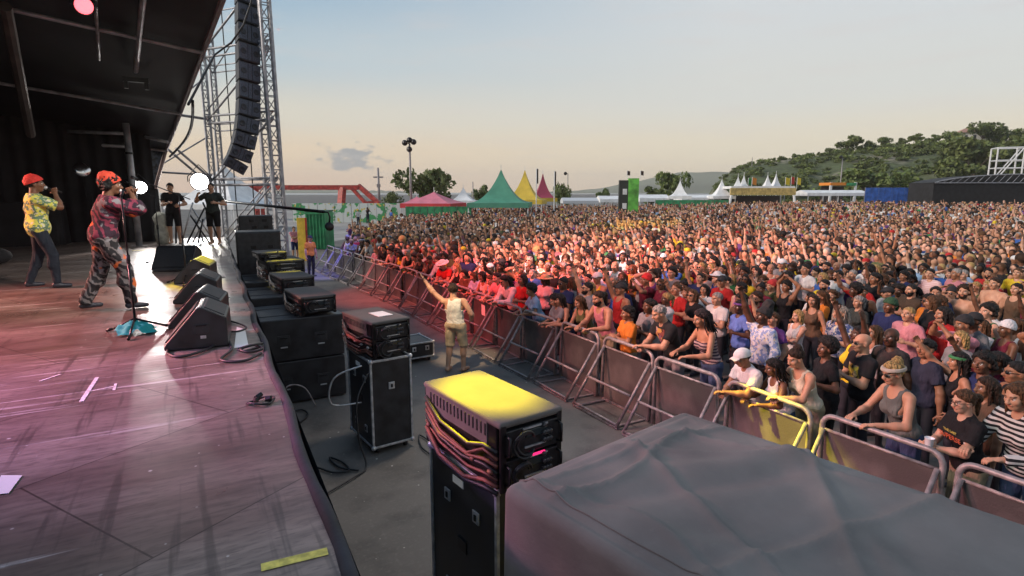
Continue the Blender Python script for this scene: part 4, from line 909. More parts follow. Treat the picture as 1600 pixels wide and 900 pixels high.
# drum kit glimpsed between singers
p = at(118, 366, 2.05); t = thing('drum_kit', 'shadowed drum kit with pale drums behind singers', 'drums', (p[0], p[1], 2.05))
dm = mat('drum_shell', (.3, .3, .32), .35, .3, ns=3, na=.2); dh = mat('drum_head', (.6, .6, .58), .5)
m_ = MB(); m_.lathe([(.28, -.2), (.29, 0), (.28, .2)], (0, 0, .3), 20, rot(R_(90))); m_.build('bass_drum', dm, t, smooth=True)
for (x, y, z, r, h) in [(-.3, -.1, .75, .17, .2), (.22, -.1, .78, .16, .2), (.6, .1, .5, .2, .3)]:
    m_ = MB(); m_.lathe([(r, -h / 2), (r, h / 2)], (x, y, z), 18); d_ = m_.build('drum', dm, t, smooth=False); m_ = MB(); m_.lathe([(r + .01, h / 2), (r + .01, h / 2 + .02)], (x, y, z), 18); m_.build('drum_head', dh, d_)
for (x, y, z) in [(-.7, 0, 1.2), (.75, .1, 1.25)]:
    m_ = MB(); m_.lathe([(.24, 0), (.1, .02), (.02, .04)], (x, y, z), 18, rot(.25, .1)); m_.tube((x, y, 0), (x, y, z), .012); m_.build('cymbal', mat('brass', (.5, .36, .12), .3, 1), t)
p = at(8, 414, 2.05); t = thing('shoe_case', 'black equipment bag cut off by the left picture edge', 'bag', (p[0] - .25, p[1], 2.05))
m_ = MB(); m_.ell((0, 0, .2), (.4, .3, .2), 16, 8); m_.build('bag', darkcloth, t, smooth=True); m_ = MB(); m_.path([(-.2, -.1, .34), (0, -.12, .5), (.2, -.1, .34)], .02, 6); m_.build('handle', black, t, smooth=True)
t['category'] = 'bag'; t.name = 'equipment_bag'
p = at(405, 352, 2.05)

# ------------------------------------------------------------------ pit: subwoofers, racks, cases
def subwoofer(x0, x1, y0, y1, z0, z1, label):
    t = thing('subwoofer', label, 'subwoofer', ((x0 + x1) / 2, (y0 + y1) / 2, z0), 0, 'subwoofers stacked against the stage'); w_, d_, h_ = x1 - x0, y1 - y0, z1 - z0
    m_ = MB(); m_.box((0, 0, h_ / 2), (w_, d_, h_ - .012)); m_.build('cabinet', blackcase, t, bevel=.016)
    for fx in (-.22, .22):
        m_ = MB(); m_.box((fx * w_, -d_ / 2 - .001, h_ * .5), (.2, .01, .17)); r_ = m_.build('handle_recess', black, t, bevel=.03)
        m_ = MB(); m_.box((fx * w_, -d_ / 2 - .009, h_ * .5 + .04), (.14, .016, .025)); m_.build('handle', blackmetal, r_, bevel=.006)
        m_ = MB(); m_.box((fx * w_, -d_ / 2 - .004, h_ * .5 - .12), (.11, .008, .022)); m_.build('badge', alu, t)
    for sy in (-1, 1): m_ = MB(); m_.box((0, sy * d_ * .25, h_ - .004), (w_ * .96, .05, .012)); m_.build('runner', black, t)
    m_ = MB(); m_.box((w_ / 2 + .004, 0, h_ / 2), (.012, d_ * .94, h_ * .92)); m_.build('grille', grille, t, bevel=.004)
    return t
subwoofer(.82, 2.2, 10.1, 11.5, .02, .76, 'bottom black subwoofer of the nearest stack beside stage')
subwoofer(.82, 2.2, 10.1, 11.5, .765, 1.5, 'top black subwoofer of nearest stack, carrying a small amp rack')
subwoofer(.84, 2.15, 11.7, 13.1, .02, .82, 'bottom subwoofer of the second stack from the camera')
subwoofer(.84, 2.15, 11.7, 13.1, .825, 1.62, 'top subwoofer of the second stack, under the yellow lit rack')
subwoofer(.9, 2.2, 13.3, 14.7, .02, .85, 'bottom subwoofer of the third stack from the camera')
subwoofer(.9, 2.2, 13.3, 14.7, .855, 1.7, 'top subwoofer of the third stack, under two dark racks')
def loudspeaker(px, py, D, w_, h_, label, d_=.8):
    p = atd(px, py, D); t = thing('loudspeaker', label, 'loudspeaker', tuple(p), -.05)
    m_ = MB(); m_.box((0, d_ / 2, -h_ / 2), (w_, d_, h_)); m_.build('cabinet', blackcase, t, bevel=.02)
    m_ = MB(); m_.box((0, -.006, -h_ / 2), (w_ * .93, .014, h_ * .95)); g_ = m_.build('front_panel', black, t, bevel=.006)
    for (fx, fz) in [(-.12, -.28), (.26, -.28), (-.05, -.66), (.3, -.66)]:
        m_ = MB(); m_.box((fx * w_, -.014, fz * h_), (.13, .02, .09)); m_.build('handle', blackmetal, g_, bevel=.02)
    return t
loudspeaker(403, 362, 14.2, 1.02, 1.35, 'tall black loudspeaker cabinet standing at stage corner')
loudspeaker(399, 337, 16.6, .9, .5, 'small dark loudspeaker on top behind the tall cabinet', .6)
knobm = mat('knob', (.05, .05, .055), .35, .3); screen = mat('red_display', (.1, .0, .02), .3, emit=(1, .03, .2), es=1.0); ampm = mat('amp_front', (.022, .023, .027), .4, .4, ns=20, na=.4)
def amp_rack(label, loc, rz, d, units=2, lit=False, strapped=True):
    """local: front panel faces -Y, d = width, length, height, origin at the bottom centre"""
    t = thing('amplifier_rack', label, 'amplifier rack', loc, rz, 'amplifier racks in the pit'); x, y, z = d
    m_ = MB(); m_.box((0, .02, z * .5), (x - .01, y - .06, z - .06)); m_.build('frame', blackmetal, t, bevel=.01)
    m_ = MB(); m_.box((0, 0, z - .025), (x + .01, y + .01, .05)); lid_ = m_.build('lid', lid, t, bevel=.022, seg=3)
    m_ = MB(); m_.box((-x / 2 + .004, .06, z * .78), (.016, y - .2, z * .34)); sp_ = m_.build('side_panel', lid, t, bevel=.005)
    m_ = MB()
    n_ = 16
    for k in range(n_): m_.box((-x / 2 - .006, -y * .34 + y * .72 * k / (n_ - 1), z * .82), (.008, .012, z * .16))
    m_.build('vent_slots', black, sp_)
    m_ = MB(); m_.box((x / 2 - .004, .05, z * .5), (.014, y - .16, z * .8)); m_.build('side_panel', blackcase, t, bevel=.005)
    uh = (z - .1) / units
    for u in range(units):
        zc = .04 + uh * (u + .5)
        m_ = MB(); m_.box((0, -y / 2 + .02, zc), (x - .04, .05, uh - .02)); am = m_.build('amplifier', ampm, t, bevel=.008)
        for s in (-1, 1):
            m_ = MB(); m_.path([(s * (x / 2 - .05), -y / 2, zc - uh * .34), (s * (x / 2 - .05), -y / 2 - .05, zc - uh * .3), (s * (x / 2 - .05), -y / 2 - .05, zc + uh * .3), (s * (x / 2 - .05), -y / 2, zc + uh * .34)], .011, 6); m_.build('handle', blackmetal, am, smooth=True)
        m_ = MB(); m_.box((.03, -y / 2 - .008, zc + uh * .2), (x * .34, .014, uh * .26)); m_.build('screen', mat('screen_glass', (.02, .03, .035), .12), am, bevel=.004)
        for bz, bw in ((-.24, .34), (.4, .4)): m_ = MB(); m_.box((.02, -y / 2 - .011, zc + uh * bz), (x * bw, .01, .011)); m_.build('trim_bar', alu, am)
        if lit and u == 0: m_ = MB(); m_.box((.05, -y / 2 - .012, zc + uh * .44), (x * .2, .012, .014)); m_.build('display', screen, am)
        for k in range(7): m_ = MB(); m_.lathe([(.018, 0), (.018, .03), (.01, .036)], (x * (.16 + .05 * (k % 3)), -y / 2 - .004, zc - uh * .12 + .055 * (k // 3)), 8, rot(R_(90))); m_.build('knob', knobm, am)
        rr = random.Random(u + int(loc[1] * 10))
        for k in range(3):
            cx, rad = -x * (.14 + .1 * rr.random()), .05 + .05 * rr.random(); m_ = MB(); m_.path([(cx + rad * math.cos(a) * 1.1, -y / 2 - .03 - .03 * abs(math.sin(a)) - .008 * k, zc + rad * 1.2 * math.sin(a)) for a in np.linspace(.4, 5.6, 14)], .0095, 6); m_.build('patch_cable', cable_m, am, smooth=True)
    if strapped:
        rr = random.Random(int(loc[1] * 31))
        for k in range(7):
            m_ = MB(); zz = z * (.7 - .095 * k); sg_ = rr.uniform(.02, .09); m_.path([(-x / 2 - .015, y * .44, zz + .05), (-x / 2 - .04 - .03 * rr.random(), y * .18, zz - sg_), (-x / 2 - .05, -y * rr.uniform(.1, .2), zz - sg_ - .03), (-x / 2 - .035, -y * .36, zz - .05 * rr.random()), (-x / 2 - .0, -y * .47, zz - .06)], rr.uniform(.011, .019), 7); m_.build('cable_tail', strap_m if k % 3 else cable_m, t, smooth=True)
        for k in range(5): m_ = MB(); m_.ell((-x / 2 - .05, y * (.35 - .2 * k), z * (.42 - .02 * k)), (.018, .03, .02), 8, 6); m_.build('connector', steel if not lit else strap_m, t, smooth=True)
    for sx in (-1, 1):
        m_ = MB(); m_.box((sx * (x / 2 - .03), -y / 2 + .01, z * .5), (.05, .03, z * .94)); m_.build('rack_rail', blackmetal, t, bevel=.008)
    return t
amp_rack('large amp rack lit yellow on top, red display on front', (1.94, 3.88, 1.5), R_(7), (.56, 1.12, .54), 2, True)
flightcase('flight_case', 'tall narrow flight case under the yellow lit amp rack', (1.95, 3.9, 0), (.52, .98, 1.49), R_(7), 1)
amp_rack('grey topped amp rack with a white label on its lid', (2.2, 8.02, 1.345), R_(11), (.58, .96, .53), 2)
m_ = MB(); m_.box((2.27, 7.97, 1.88), (.22, .32, .006), rot(0, 0, R_(11))); tag(m_.build('paper_sheet', paper), 'white paper taped on the grey lid of amp rack', 'paper')
flightcase('flight_case', 'black flight case standing upright under grey topped rack', (2.2, 7.92, 0), (.58, .86, 1.34), R_(6), 1)
amp_rack('small grey lidded amp rack on the nearest subwoofer stack', (1.76, 10.7, 1.51), R_(6), (.6, 1.12, .33), 1)
amp_rack('amp rack lit yellow on the second subwoofer stack', (1.72, 12.5, 1.63), R_(6), (.64, 1.05, .3), 1)
amp_rack('dark amp rack under a white lidded unit, furthest stack', (1.72, 14.0, 1.71), R_(6), (.8, 1.0, .4), 2)
amp_rack('pale lidded unit on top of the furthest rack', (1.5, 14.1, 2.115), R_(6), (.6, .7, .16), 1, False, False)
flightcase('flight_case', 'small black flight case with bright edges on pit floor', (4.05, 11.75, 0), (.6, .75, .42), R_(4), 2)
cable([at(*p, .03) for p in [(560, 735), (530, 730), (515, 715), (535, 722), (545, 735), (520, 738), (490, 730), (470, 745)]], .014, 'black cables snaking on pit floor below the flight case')
cable([(1.95, 7.5, 1.2), (1.72, 7.3, .9), (1.7, 7.2, .4), (1.75, 7.1, .05), (1.5, 6.9, .03), (1.0, 6.6, .03)], .012, 'black cable hanging down from the grey topped rack')
cable([(1.85, 7.5, 1.3), (1.5, 7.6, 1.15), (1.45, 7.6, .8), (1.85, 7.6, .75)], .012, 'grey cable loop beside the grey topped rack', alu)
cable([(1.0, 10.0, .1), (1.05, 9.7, .3), (1.2, 9.75, .45), (1.45, 9.8, .35), (1.6, 9.75, .02)], .013, 'grey hooped cable in front of bottom subwoofer', steel)
cable([at(*p, .03) for p in [(690, 720), (660, 700), (655, 680), (672, 690), (690, 705)]], .012, 'thin black cable on the ground beside yellow lit rack')
cable([at(*p, .03) for p in [(420, 660), (450, 668), (480, 650), (470, 640), (440, 650)]], .014, 'dark cable heap below the subwoofers')
# boom arm reaching out over the pit
a, b = atd(338, 313, 21), atd(506, 331, 16.5); t = thing('camera_crane', 'long thin black camera crane arm reaching over the pit', 'crane', (a[0], a[1], 0))
q = b - np.array([a[0], a[1], 0]); m_ = MB(); m_.tube((0, 0, a[2]), q, .045); m_.build('arm', blackmetal, t, smooth=True)
m_ = MB(); m_.tube((0, 0, .2), (0, 0, a[2] + .1), .06); m_.box((0, 0, .1), (.8, .8, .2)); m_.build('column', blackmetal, t)
m_ = MB(); m_.path([tuple(q), tuple(q + (.12, 0, -.02)), tuple(q + (.16, 0, -.15)), tuple(q + (.14, 0, -.3))], .025, 6); m_.lathe([(.1, -.03), (.13, 0), (.1, .03)], tuple(q + (.13, -.02, -.42)), 16, rot(R_(80))); m_.build('camera_head', blackmetal, t, smooth=True)
# draped box right in front
dr = thing('draped_box', 'large box under a creased grey cloth in the foreground', 'covered box', (2.56, 1.79, 0), R_(11))
drm = NB('grey_drape'); n1 = drm.noise(1.4, 5); n2 = drm.noise(24, 5); n3 = drm.noise(260, 2)
c = drm.mix(drm.rng(n1, .34, .66), (.13, .127, .128), (.205, .2, .198)); c = drm.mix(drm.rng(n2, .6, .8, 0, .25), c, (.22, .215, .21)); vo = drm.new('ShaderNodeTexVoronoi'); t_ = drm.new('ShaderNodeTexCoord'); drm.link(t_.outputs['Object'], vo.inputs['Vector']); vo.inputs['Scale'].default_value = 2.3
c = drm.mix(drm.rng(vo.outputs['Distance'], .008, .012, .8, 0), c, (.42, .38, .36)); drm.set('Base Color', c); drm.set('Roughness', .82); drm.b.inputs['Specular IOR Level'].default_value = .25
drm.bump(drm.math('ADD', drm.math('MULTIPLY', n3, .4), drm.noise(30, 6, stretch=(1, .5, 1))), .35, .008)
DW, DL, DZ, RD = 1.68, 2.16, 1.95, .07
def fold(x, y):
    f = .016 * math.sin(3.1 * x + 1.7 * y + .6 * math.sin(2.6 * y)) + .012 * math.sin(5.3 * y - 2.2 * x + math.sin(3 * x))
    f += .045 * math.exp(-((y - .55 + .42 * x + .1 * math.sin(3 * x)) / .11) ** 2) * (.5 + .5 * math.sin(1.6 * x + .5)) - .035 * math.exp(-((y - .32 + .5 * x) / .09) ** 2)
    f += .03 * math.exp(-((x - .2 - .8 * (y + .3)) / .1) ** 2) * max(0, math.cos(y * 1.1)) + .025 * math.exp(-((x + .55 + .3 * y) / .08) ** 2)
    def crease(d, w_, h_): return 1.7 * h_ * math.exp(-abs(d) / w_) - h_ * .35 * math.exp(-((d - w_ * 1.6) / w_) ** 2)
    f *= .75
    f += crease(y - .78 - .07 * math.sin(5 * x), .035, .02) + crease(y - .9 + .12 * x, .025, .014)
    f += crease(x - .62 + .18 * y, .04, .026) * (.4 + .6 * math.sin(1.4 * y + 1.2) ** 2) + crease(x * .8 + y * .6 - .55, .045, .022) + crease(x * .55 - y * .83 - .3, .05, .024)
    f += crease(x * .9 - y * .42 + .35, .035, .018) + crease(x + .7 - .1 * math.sin(4 * y), .03, .016) + crease(x * .3 + y * .95 + .3, .05, .022)
    f += .006 * math.sin(9 * x + 4 * y + 2 * math.sin(5 * y)) * math.sin(7 * y - 3 * x)
    return f
def drape_pt(u, v):
    U, V = (u - .5) * (DW + 3.7), (v - .5) * (DL + 3.7); hx, hy = DW / 2, DL / 2
    ox, oy = max(0, abs(U) - hx), max(0, abs(V) - hy); sx, sy = math.copysign(1, U), math.copysign(1, V)
    x, y = sx * min(abs(U), hx), sy * min(abs(V), hy); o = math.hypot(ox, oy)
    if o < 1e-6:
        e = max(0, RD - min(hx - abs(U), hy - abs(V))); return (x, y, DZ + fold(x, y) * min(1, min(hx - abs(U), hy - abs(V)) / .12 + .15) - e * e / (RD * 2.2))
    ar = o; ang = min(ar / RD, math.pi / 2); out = RD * math.sin(ang) ; dn = RD * (1 - math.cos(ang)) + max(0, ar - RD * math.pi / 2)
    dx, dy = ox / o * sx, oy / o * sy; s = abs(x) * 4 if oy > ox else abs(y) * 4
    wv = (.03 * math.sin(3.2 * (x + y) * 2 + 1) + .02 * math.sin(17 * (x - y))) * min(1, dn) + .02 * dn
    z = max(.01, DZ - RD * .25 - dn); return (x + dx * (out + wv), y + dy * (out + wv), z)
m_ = MB(); m_.grid(300, 300, drape_pt); cl = m_.build('cloth', drm.m, dr, smooth=True)
m_ = MB()
for uu in (.355, ): m_.path([tuple(np.array(drape_pt(uu, v)) + (0, 0, .003)) for v in np.linspace(.03, .97, 150)], .006, 6)
m_.build('seam', drm.m, dr, smooth=True)
m_ = MB(); m_.box((0, 0, .93), (DW - .06, DL - .06, 1.84)); m_.build('box', blackcase, dr, bevel=.02)

# ------------------------------------------------------------------ crowd barriers
panelm = mat('barrier_sheet', (.07, .062, .062), .55, .25, ns=1.6, col2=(.17, .155, .15), ramp_=(.38, .66), bump=.15, bs=50)
def barrier():
    t = thing('crowd_barrier', '', 'crowd barrier'); w_ = .6        # local: crowd side +X, along Y
    m_ = MB(); r = .13; H = 1.13
    arc = [(0.0, -w_, .05), (0.0, -w_, H - r)] + [(0, -w_ + r - r * math.cos(a), H - r + r * math.sin(a)) for a in np.linspace(.3, 1.57, 5)]
    arc += [(0, w_ - r + r * math.sin(a), H - r + r * math.cos(a)) for a in np.linspace(0, 1.27, 5)] + [(0, w_, H - r), (0, w_, .05)]
    m_.path([(p[0] + .03 * (p[2] / H), p[1], p[2]) for p in arc], .03, 8); m_.tube((.025, -w_, H - .17), (.025, w_, H - .17), .018); m_.build('frame', steel, t, smooth=True)
    m_ = MB(); m_.box((.03, 0, .5), (.012, 2 * w_ - .05, .92)); m_.build('panel', panelm, t)
    for s in (-1, 1):
        m_ = MB(); m_.tube((.0, s * (w_ - .035), H - .16), (-.62, s * (w_ - .035), .04), .026); m_.build('brace', steel, t, smooth=True)
    for cx_, cz_ in ((-.36, .49), (-.6, .06)): m_ = MB(); m_.tube((cx_, -w_ + .05, cz_), (cx_, w_ - .05, cz_), .021); m_.build('cross_bar', steel, t, smooth=True)
    m_ = MB(); m_.box((.42, 0, .025), (.84, 2 * w_ - .04, .03)); m_.build('foot_plate', steel, t)
    m_ = MB(); m_.box((-.6, 0, .02), (.06, 2 * w_ - .04, .03)); m_.box((-.3, -w_ + .1, .018), (.6, .05, .02)); m_.box((-.3, w_ - .1, .018), (.6, .05, .02)); m_.build('base_rail', steel, t)
    return t
b0 = barrier(); PITCH = 1.335
BL = {0: 'steel crowd barrier at right picture edge beside woman with the cup', 1: 'crowd barrier in front of woman in striped headscarf, partly lit yellow', 2: 'crowd barrier below the woman in the cream tank top',
      3: 'crowd barrier below the dark braided woman in striped top', 4: 'crowd barrier in front of the grey haired man in black shirt', 5: 'crowd barrier that the bearded man in pink tank top leans on',
      6: 'barrier just beyond the one under the pink tank top', 7: 'barrier second past the pink tank top, towards the guard', 8: 'crowd barrier with a white paper stuck on, beside guard', 9: 'crowd barrier partly hidden behind the guard'}
for k in range(20):
    y = 1.77 + PITCH * k; o = b0 if k == 0 else copy_tree(b0)
    o.location = (6.06 + .02 * math.sin(k * 1.7) - max(0, k - 12) * .085, y, 0); o.rotation_euler = (.008 * math.sin(k * 3.7), .012 * math.sin(k * 5.1), .03 * math.sin(k * 2.3) + (.06 if k > 12 else 0))
    lab = BL.get(k) or ('one of the barriers lit red beyond the guard' if k < 14 else 'one of the barriers lit blue at the far end of row')
    tag(o, lab, 'crowd barrier', 'crowd barriers lit red' if 9 < k < 14 else 'crowd barriers lit blue' if k >= 14 else 'crowd barriers along the pit')
m_ = MB(); m_.box((6.06 + .02 * math.sin(8 * 1.7) + .02, 1.77 + PITCH * 8, .74), (.004, .2, .26), rot(0, 0, .03 * math.sin(8 * 2.3))); tag(m_.build('paper_sheet', paper), 'white paper notice stuck on a crowd barrier', 'paper')
# ------------------------------------------------------------------ festival ground in the distance
def M1(c, r=.7, n=1.2): return mat('festival_' + 'cloth', c, r, ns=n, na=.12)
tent_w, tent_g, tent_y, tent_m, tent_p, tent_r = M1((.72, .72, .72)), M1((.07, .26, .17)), M1((.6, .42, .05)), M1((.3, .04, .08)), M1((.62, .18, .24)), M1((.5, .03, .04))
leg_m = mat('tent_leg', (.7, .7, .7), .4, .2)
def pagoda(px, D, wpx, y_eave, y_apex, m, label, group=None, val=None, curve=2.2, flag=None):
    """px centre, pixel sizes are only the survey of where it stands and how big it is"""
    p = atd(px, 300, D); w_ = wpx / F_PX * D / 2; e = CAM_Z + (300 - y_eave) / F_PX * D; a = CAM_Z + (300 - y_apex) / F_PX * D
    t = thing('pagoda_tent', label, 'tent', (p[0], p[1], 0), -YAW + random.uniform(-.25, .25), group)
    m_ = MB(); n = 10
    V = []; 
    for i in range(n + 1):
        f = i / n; z = a - (a - e) * (1 - (1 - f) ** curve); r = max(.03, w_ * f)
        for q in range(16):
            an = q * math.pi / 8 + math.pi / 4; s = 1 / max(abs(math.cos(an)), abs(math.sin(an))); s *= 1 - .03 * (q % 4 != 0) * math.sin(math.pi * f); V.append((r * s * math.cos(an) * .99, r * s * math.sin(an) * .99, z))
    m_.add(V, [(i * 16 + q, i * 16 + (q + 1) % 16, (i + 1) * 16 + (q + 1) % 16, (i + 1) * 16 + q) for i in range(n) for q in range(16)]); m_.build('canopy', m, t)
    m_ = MB(); k = w_ * 1.002; h = min(.45, e * .25)
    for sx, sy, lx, ly in ((0, 1, 1, 0), (0, -1, 1, 0), (1, 0, 0, 1), (-1, 0, 0, 1)): m_.box((sx * k, sy * k, e - h / 2), (2 * k * lx + .03, 2 * k * ly + .03, h))
    m_.build('valance', val or m, t)
    for sx in (-1, 1):
        for sy in (-1, 1): m_ = MB(); m_.tube((sx * k * .97, sy * k * .97, 0), (sx * k * .97, sy * k * .97, e), .05, n=6); m_.build('leg', leg_m, t)
    m_ = MB(); m_.tube((0, 0, a - .1), (0, 0, a + .5), .03, n=6); m_.build('finial', leg_m, t)
    return t
pagoda(783, 56, 92, 316, 266, tent_g, 'large green pointed pagoda tent behind the crowd')
pagoda(820, 64, 62, 312, 267, tent_y, 'yellow pointed pagoda tent half behind the green one')
pagoda(848, 72, 40, 309, 272, tent_m, 'dark red pointed pagoda tent beside the yellow one', val=tent_y)
pagoda(678, 60, 80, 317, 300, tent_p, 'pink pop-up tent with red valance by the tree', val=tent_r, curve=1.3)
pagoda(651, 66, 40, 317, 307, tent_p, 'small pink pop-up tent left of the larger pink one', val=tent_r, curve=1.3)
pagoda(724, 78, 42, 313, 293, tent_w, 'white pagoda tent behind the pink and green tents')
pagoda(352, 55, 120, 318, 258, tent_w, 'large white marquee seen behind the two crew members', curve=1.5)
pagoda(392, 75, 46, 312, 300, tent_w, 'low white tent under the red crane beam', curve=1.3)
pagoda(1062, 92, 34, 306, 282, tent_w, 'white pagoda tent beside the round green trees')
pagoda(1127, 94, 34, 306, 281, tent_w, 'white pagoda tent at the foot of rocky hill')
for k, (px, ya) in enumerate([(1152, 276), (1161, 274), (1198, 274), (1211, 272)]):
    pagoda(px, 98 + k, 20, 294, ya, tent_w, ['leftmost white peak of the group over the golden stall', 'second white peak over golden stall, beside the orange flag', 'third white peak over the golden stall', 'rightmost white peak over the golden stall, beside yellow flags'][k], 'white pointed tents above the golden stall')
def prism_at(px0, px1, y0, y1, D, depth, name, label, cat, m, z0=None, build=True):
    """a box standing at distance D between two bearings; returns the Empty with a local frame: x along the front, y away"""
    a, b = atd(px0, 300, D), atd(px1, 300, D); zt = CAM_Z + (300 - y0) / F_PX * D; zb = CAM_Z + (300 - y1) / F_PX * D if z0 is None else z0
    L_ = np.linalg.norm((b - a)[:2]); t = thing(name, label, cat, ((a[0] + b[0]) / 2, (a[1] + b[1]) / 2, 0), math.atan2(b[1] - a[1], b[0] - a[0]))
    return t, L_, zt, max(0, zb)
def fence(px0, px1, y0, D, label, m, n, name='fence'):
    t, L_, zt, _ = prism_at(px0, px1, y0, 0, D, .1, name, label, 'fence', m, 0)
    m_ = MB(); 
    for k in range(n): m_.box((-L_ / 2 + (k + .5) * L_ / n, .02 * (k % 2), zt / 2), (L_ / n - .05, .05, zt - .05))
    m_.build('panel', m, t)
    for k in range(n + 1): m_ = MB(); m_.box((-L_ / 2 + k * L_ / n, .08, zt / 2), (.07, .07, zt + .05)); m_.build('post', steel, t)
    return t, L_, zt
printm = NB('printed_panel'); n1 = printm.noise(.9, 3); n2 = printm.noise(1.7, 4)
c = printm.mix(printm.rng(n1, .5, .54), (.62, .64, .6), (.06, .3, .1)); c = printm.mix(printm.rng(n2, .6, .63), c, (.66, .5, .1)); printm.set('Base Color', c); printm.set('Roughness', .6)
fence(455, 640, 317, 68, 'long printed white and green panel fence at the left', printm.m, 14)
fence(633, 736, 322, 54, 'green fabric fence below the pink tents', green_m, 9)
fence(1025, 1140, 312, 86, 'green fabric fence below the white tents', green_m, 9)
fence(1352, 1434, 293, 88, 'blue fabric fence beside the black second stage', blue_m, 8)
def longtent(px0, px1, y0, y1, D, label, m=tent_w, dep=5):
    t, L_, zt, zb = prism_at(px0, px1, y0, y1, D, dep, 'long_tent', label, 'tent', m)
    m_ = MB(); m_.prism([(0, zb), (0, zb + (zt - zb) * .5), (dep / 2, zt), (dep, zb + (zt - zb) * .5), (dep, zb)], -L_ / 2, L_ / 2, axis=0); m_.build('roof', m, t)
    for k in range(5):
        for yy in (.1, dep - .1): m_ = MB(); m_.tube((-L_ / 2 * .96 + k * L_ / 4 * .96, yy, 0), (-L_ / 2 * .96 + k * L_ / 4 * .96, yy, zb + .1), .06, n=6); m_.build('leg', leg_m, t)
    return t
longtent(938, 975, 306, 316, 90, 'short white tent roof left of the green panel tower')
longtent(1000, 1048, 304, 315, 92, 'long white tent roof right of the green panel tower')
longtent(1066, 1125, 304, 313, 95, 'long white tent roof between two pagoda tents')
longtent(1262, 1360, 297, 306, 92, 'wide flat white canopy behind the right crowd')
longtent(880, 936, 309, 318, 85, 'grey white tent roof right of the flag poles', mat('grey_tent', (.5, .52, .54), .7))
# green and dark panel tower with two flags
t, L_, zt, zb = prism_at(966, 998, 279, 0, 62, 1, 'panel_tower', 'green and black panel tower carrying two small flags', 'tower', green_m, 0)
dk = mat('dark_panel', (.03, .035, .03), .6); gl = mat('lime_panel', (.12, .42, .06), .6, ns=1.2, na=.5)
m_ = MB(); m_.box((-L_ * .25, 0, zt / 2 - .1), (L_ * .44, .5, zt - .2)); m_.build('dark_panel', dk, t)
m_ = MB(); m_.box((L_ * .22, -.1, zt / 2), (L_ * .5, .5, zt)); m_.build('green_panel', gl, t)
for f_ in (.72, .42): m_ = MB(); m_.box((-L_ * .2, -.26, zt * f_), (.45, .03, .6)); m_.build('notice', white_m, t)
flagm = {n: mat(n + '_flag', c, .8) for n, c in dict(dark=(.08, .05, .04), red=(.5, .05, .04), yellow=(.7, .5, .03), green=(.05, .3, .08), orange=(.65, .22, .03)).items()}
def flag(px, y_top, y_bot, D, c, label, wd=.7, pole_r=.035):
    p = atd(px, 300, D); zt = CAM_Z + (300 - y_top) / F_PX * D; zb = 0 if y_bot is None else CAM_Z + (300 - y_bot) / F_PX * D
    t = thing('flag', label, 'flag', (p[0], p[1], zb)); m_ = MB(); m_.tube((0, 0, 0), (0, 0, zt - zb), pole_r, n=6); m_.build('pole', leg_m, t)
    h = min(1.5, (zt - zb) * .55); m_ = MB(); m_.grid(8, 6, lambda u, v: (wd * u, .08 * math.sin(u * 6), zt - zb - h * v - .25 * u * wd)); m_.build('banner', flagm[c], t, smooth=True); return t
flag(979, 267, 279, 62, 'dark', 'left dark flag on top of the green panel tower', .4)
flag(1000, 267, 279, 62, 'dark', 'right dark flag on top of the green panel tower', .4)
flag(838, 264, None, 60, 'dark', 'tall flag pole left of the dark red tent', .22, .06)
flag(866, 268, None, 60, 'dark', 'tall flag pole right of the dark red tent', .2, .06)
flag(1174, 277, 296, 96, 'orange', 'orange flag over the golden stall roof', 1.1)
flag(1226, 277, 296, 96, 'yellow', 'yellow flag over the right end of golden stall', 1.1)
flag(1235, 276, 296, 97, 'red', 'red flag between the two yellow ones', .8)
flag(1244, 277, 296, 96, 'yellow', 'rightmost yellow flag over the golden stall', 1.0)
flag(1168, 278, 296, 97, 'green', 'green flag just left of the orange flag', .8)
# golden stall
t, L_, zt, zb = prism_at(1141, 1243, 291, 306, 90, 5, 'festival_stall', 'long golden fronted stall with white roof and splayed legs', 'stall', yellow_m)
gold = mat('gold_band', (.5, .36, .12), .6, ns=3, na=.3)
m_ = MB(); m_.box((0, 0, (zt * .45 + zb * .55)), (L_, .3, (zt - zb) * .72)); m_.build('front_band', gold, t)
m_ = MB(); m_.box((0, 2.5, zt - .2), (L_ * .98, 5, .4)); m_.build('roof', tent_w, t)
for sx in (-1, 1): 
    for (p_, q_, r_q) in (((sx * L_ * .53, -.2, 0), (sx * L_ * .48, 0, zb + .1), .2), ((sx * L_ * .49, 4.5, 0), (sx * L_ * .48, 4.5, zb + .1), .1)): m_ = MB(); m_.tube(p_, q_, r_q, n=6); m_.build('leg', tent_w, t)
m_ = MB(); m_.box((0, 4.6, zb / 2), (L_ * .94, .1, zb)); m_.build('back_wall', mat('dark_interior', (.06, .05, .05), .9), t)
t, L_, zt, zb = prism_at(1297, 1338, 285, 303, 105, 4, 'festival_stall', 'small stall with green and orange roof before the hill', 'stall', yellow_m)
m_ = MB(); m_.box((-L_ * .2, 2, zt - .3), (L_ * .62, 4, .5)); m_.build('orange_roof', flagm['orange'], t); m_ = MB(); m_.box((L_ * .28, 2, zt - .35), (L_ * .4, 4, .5)); m_.build('green_roof', green_m, t)
for sx in (-1, 1): m_ = MB(); m_.box((sx * L_ * .47, .2, zt / 2), (.35, .35, zt)); m_.build('post', leg_m, t)
m_ = MB(); m_.box((0, 3.8, zt * .45), (L_ * .9, .1, zt * .85)); m_.build('back_wall', mat('dark_interior', (.06, .05, .05), .9), t)
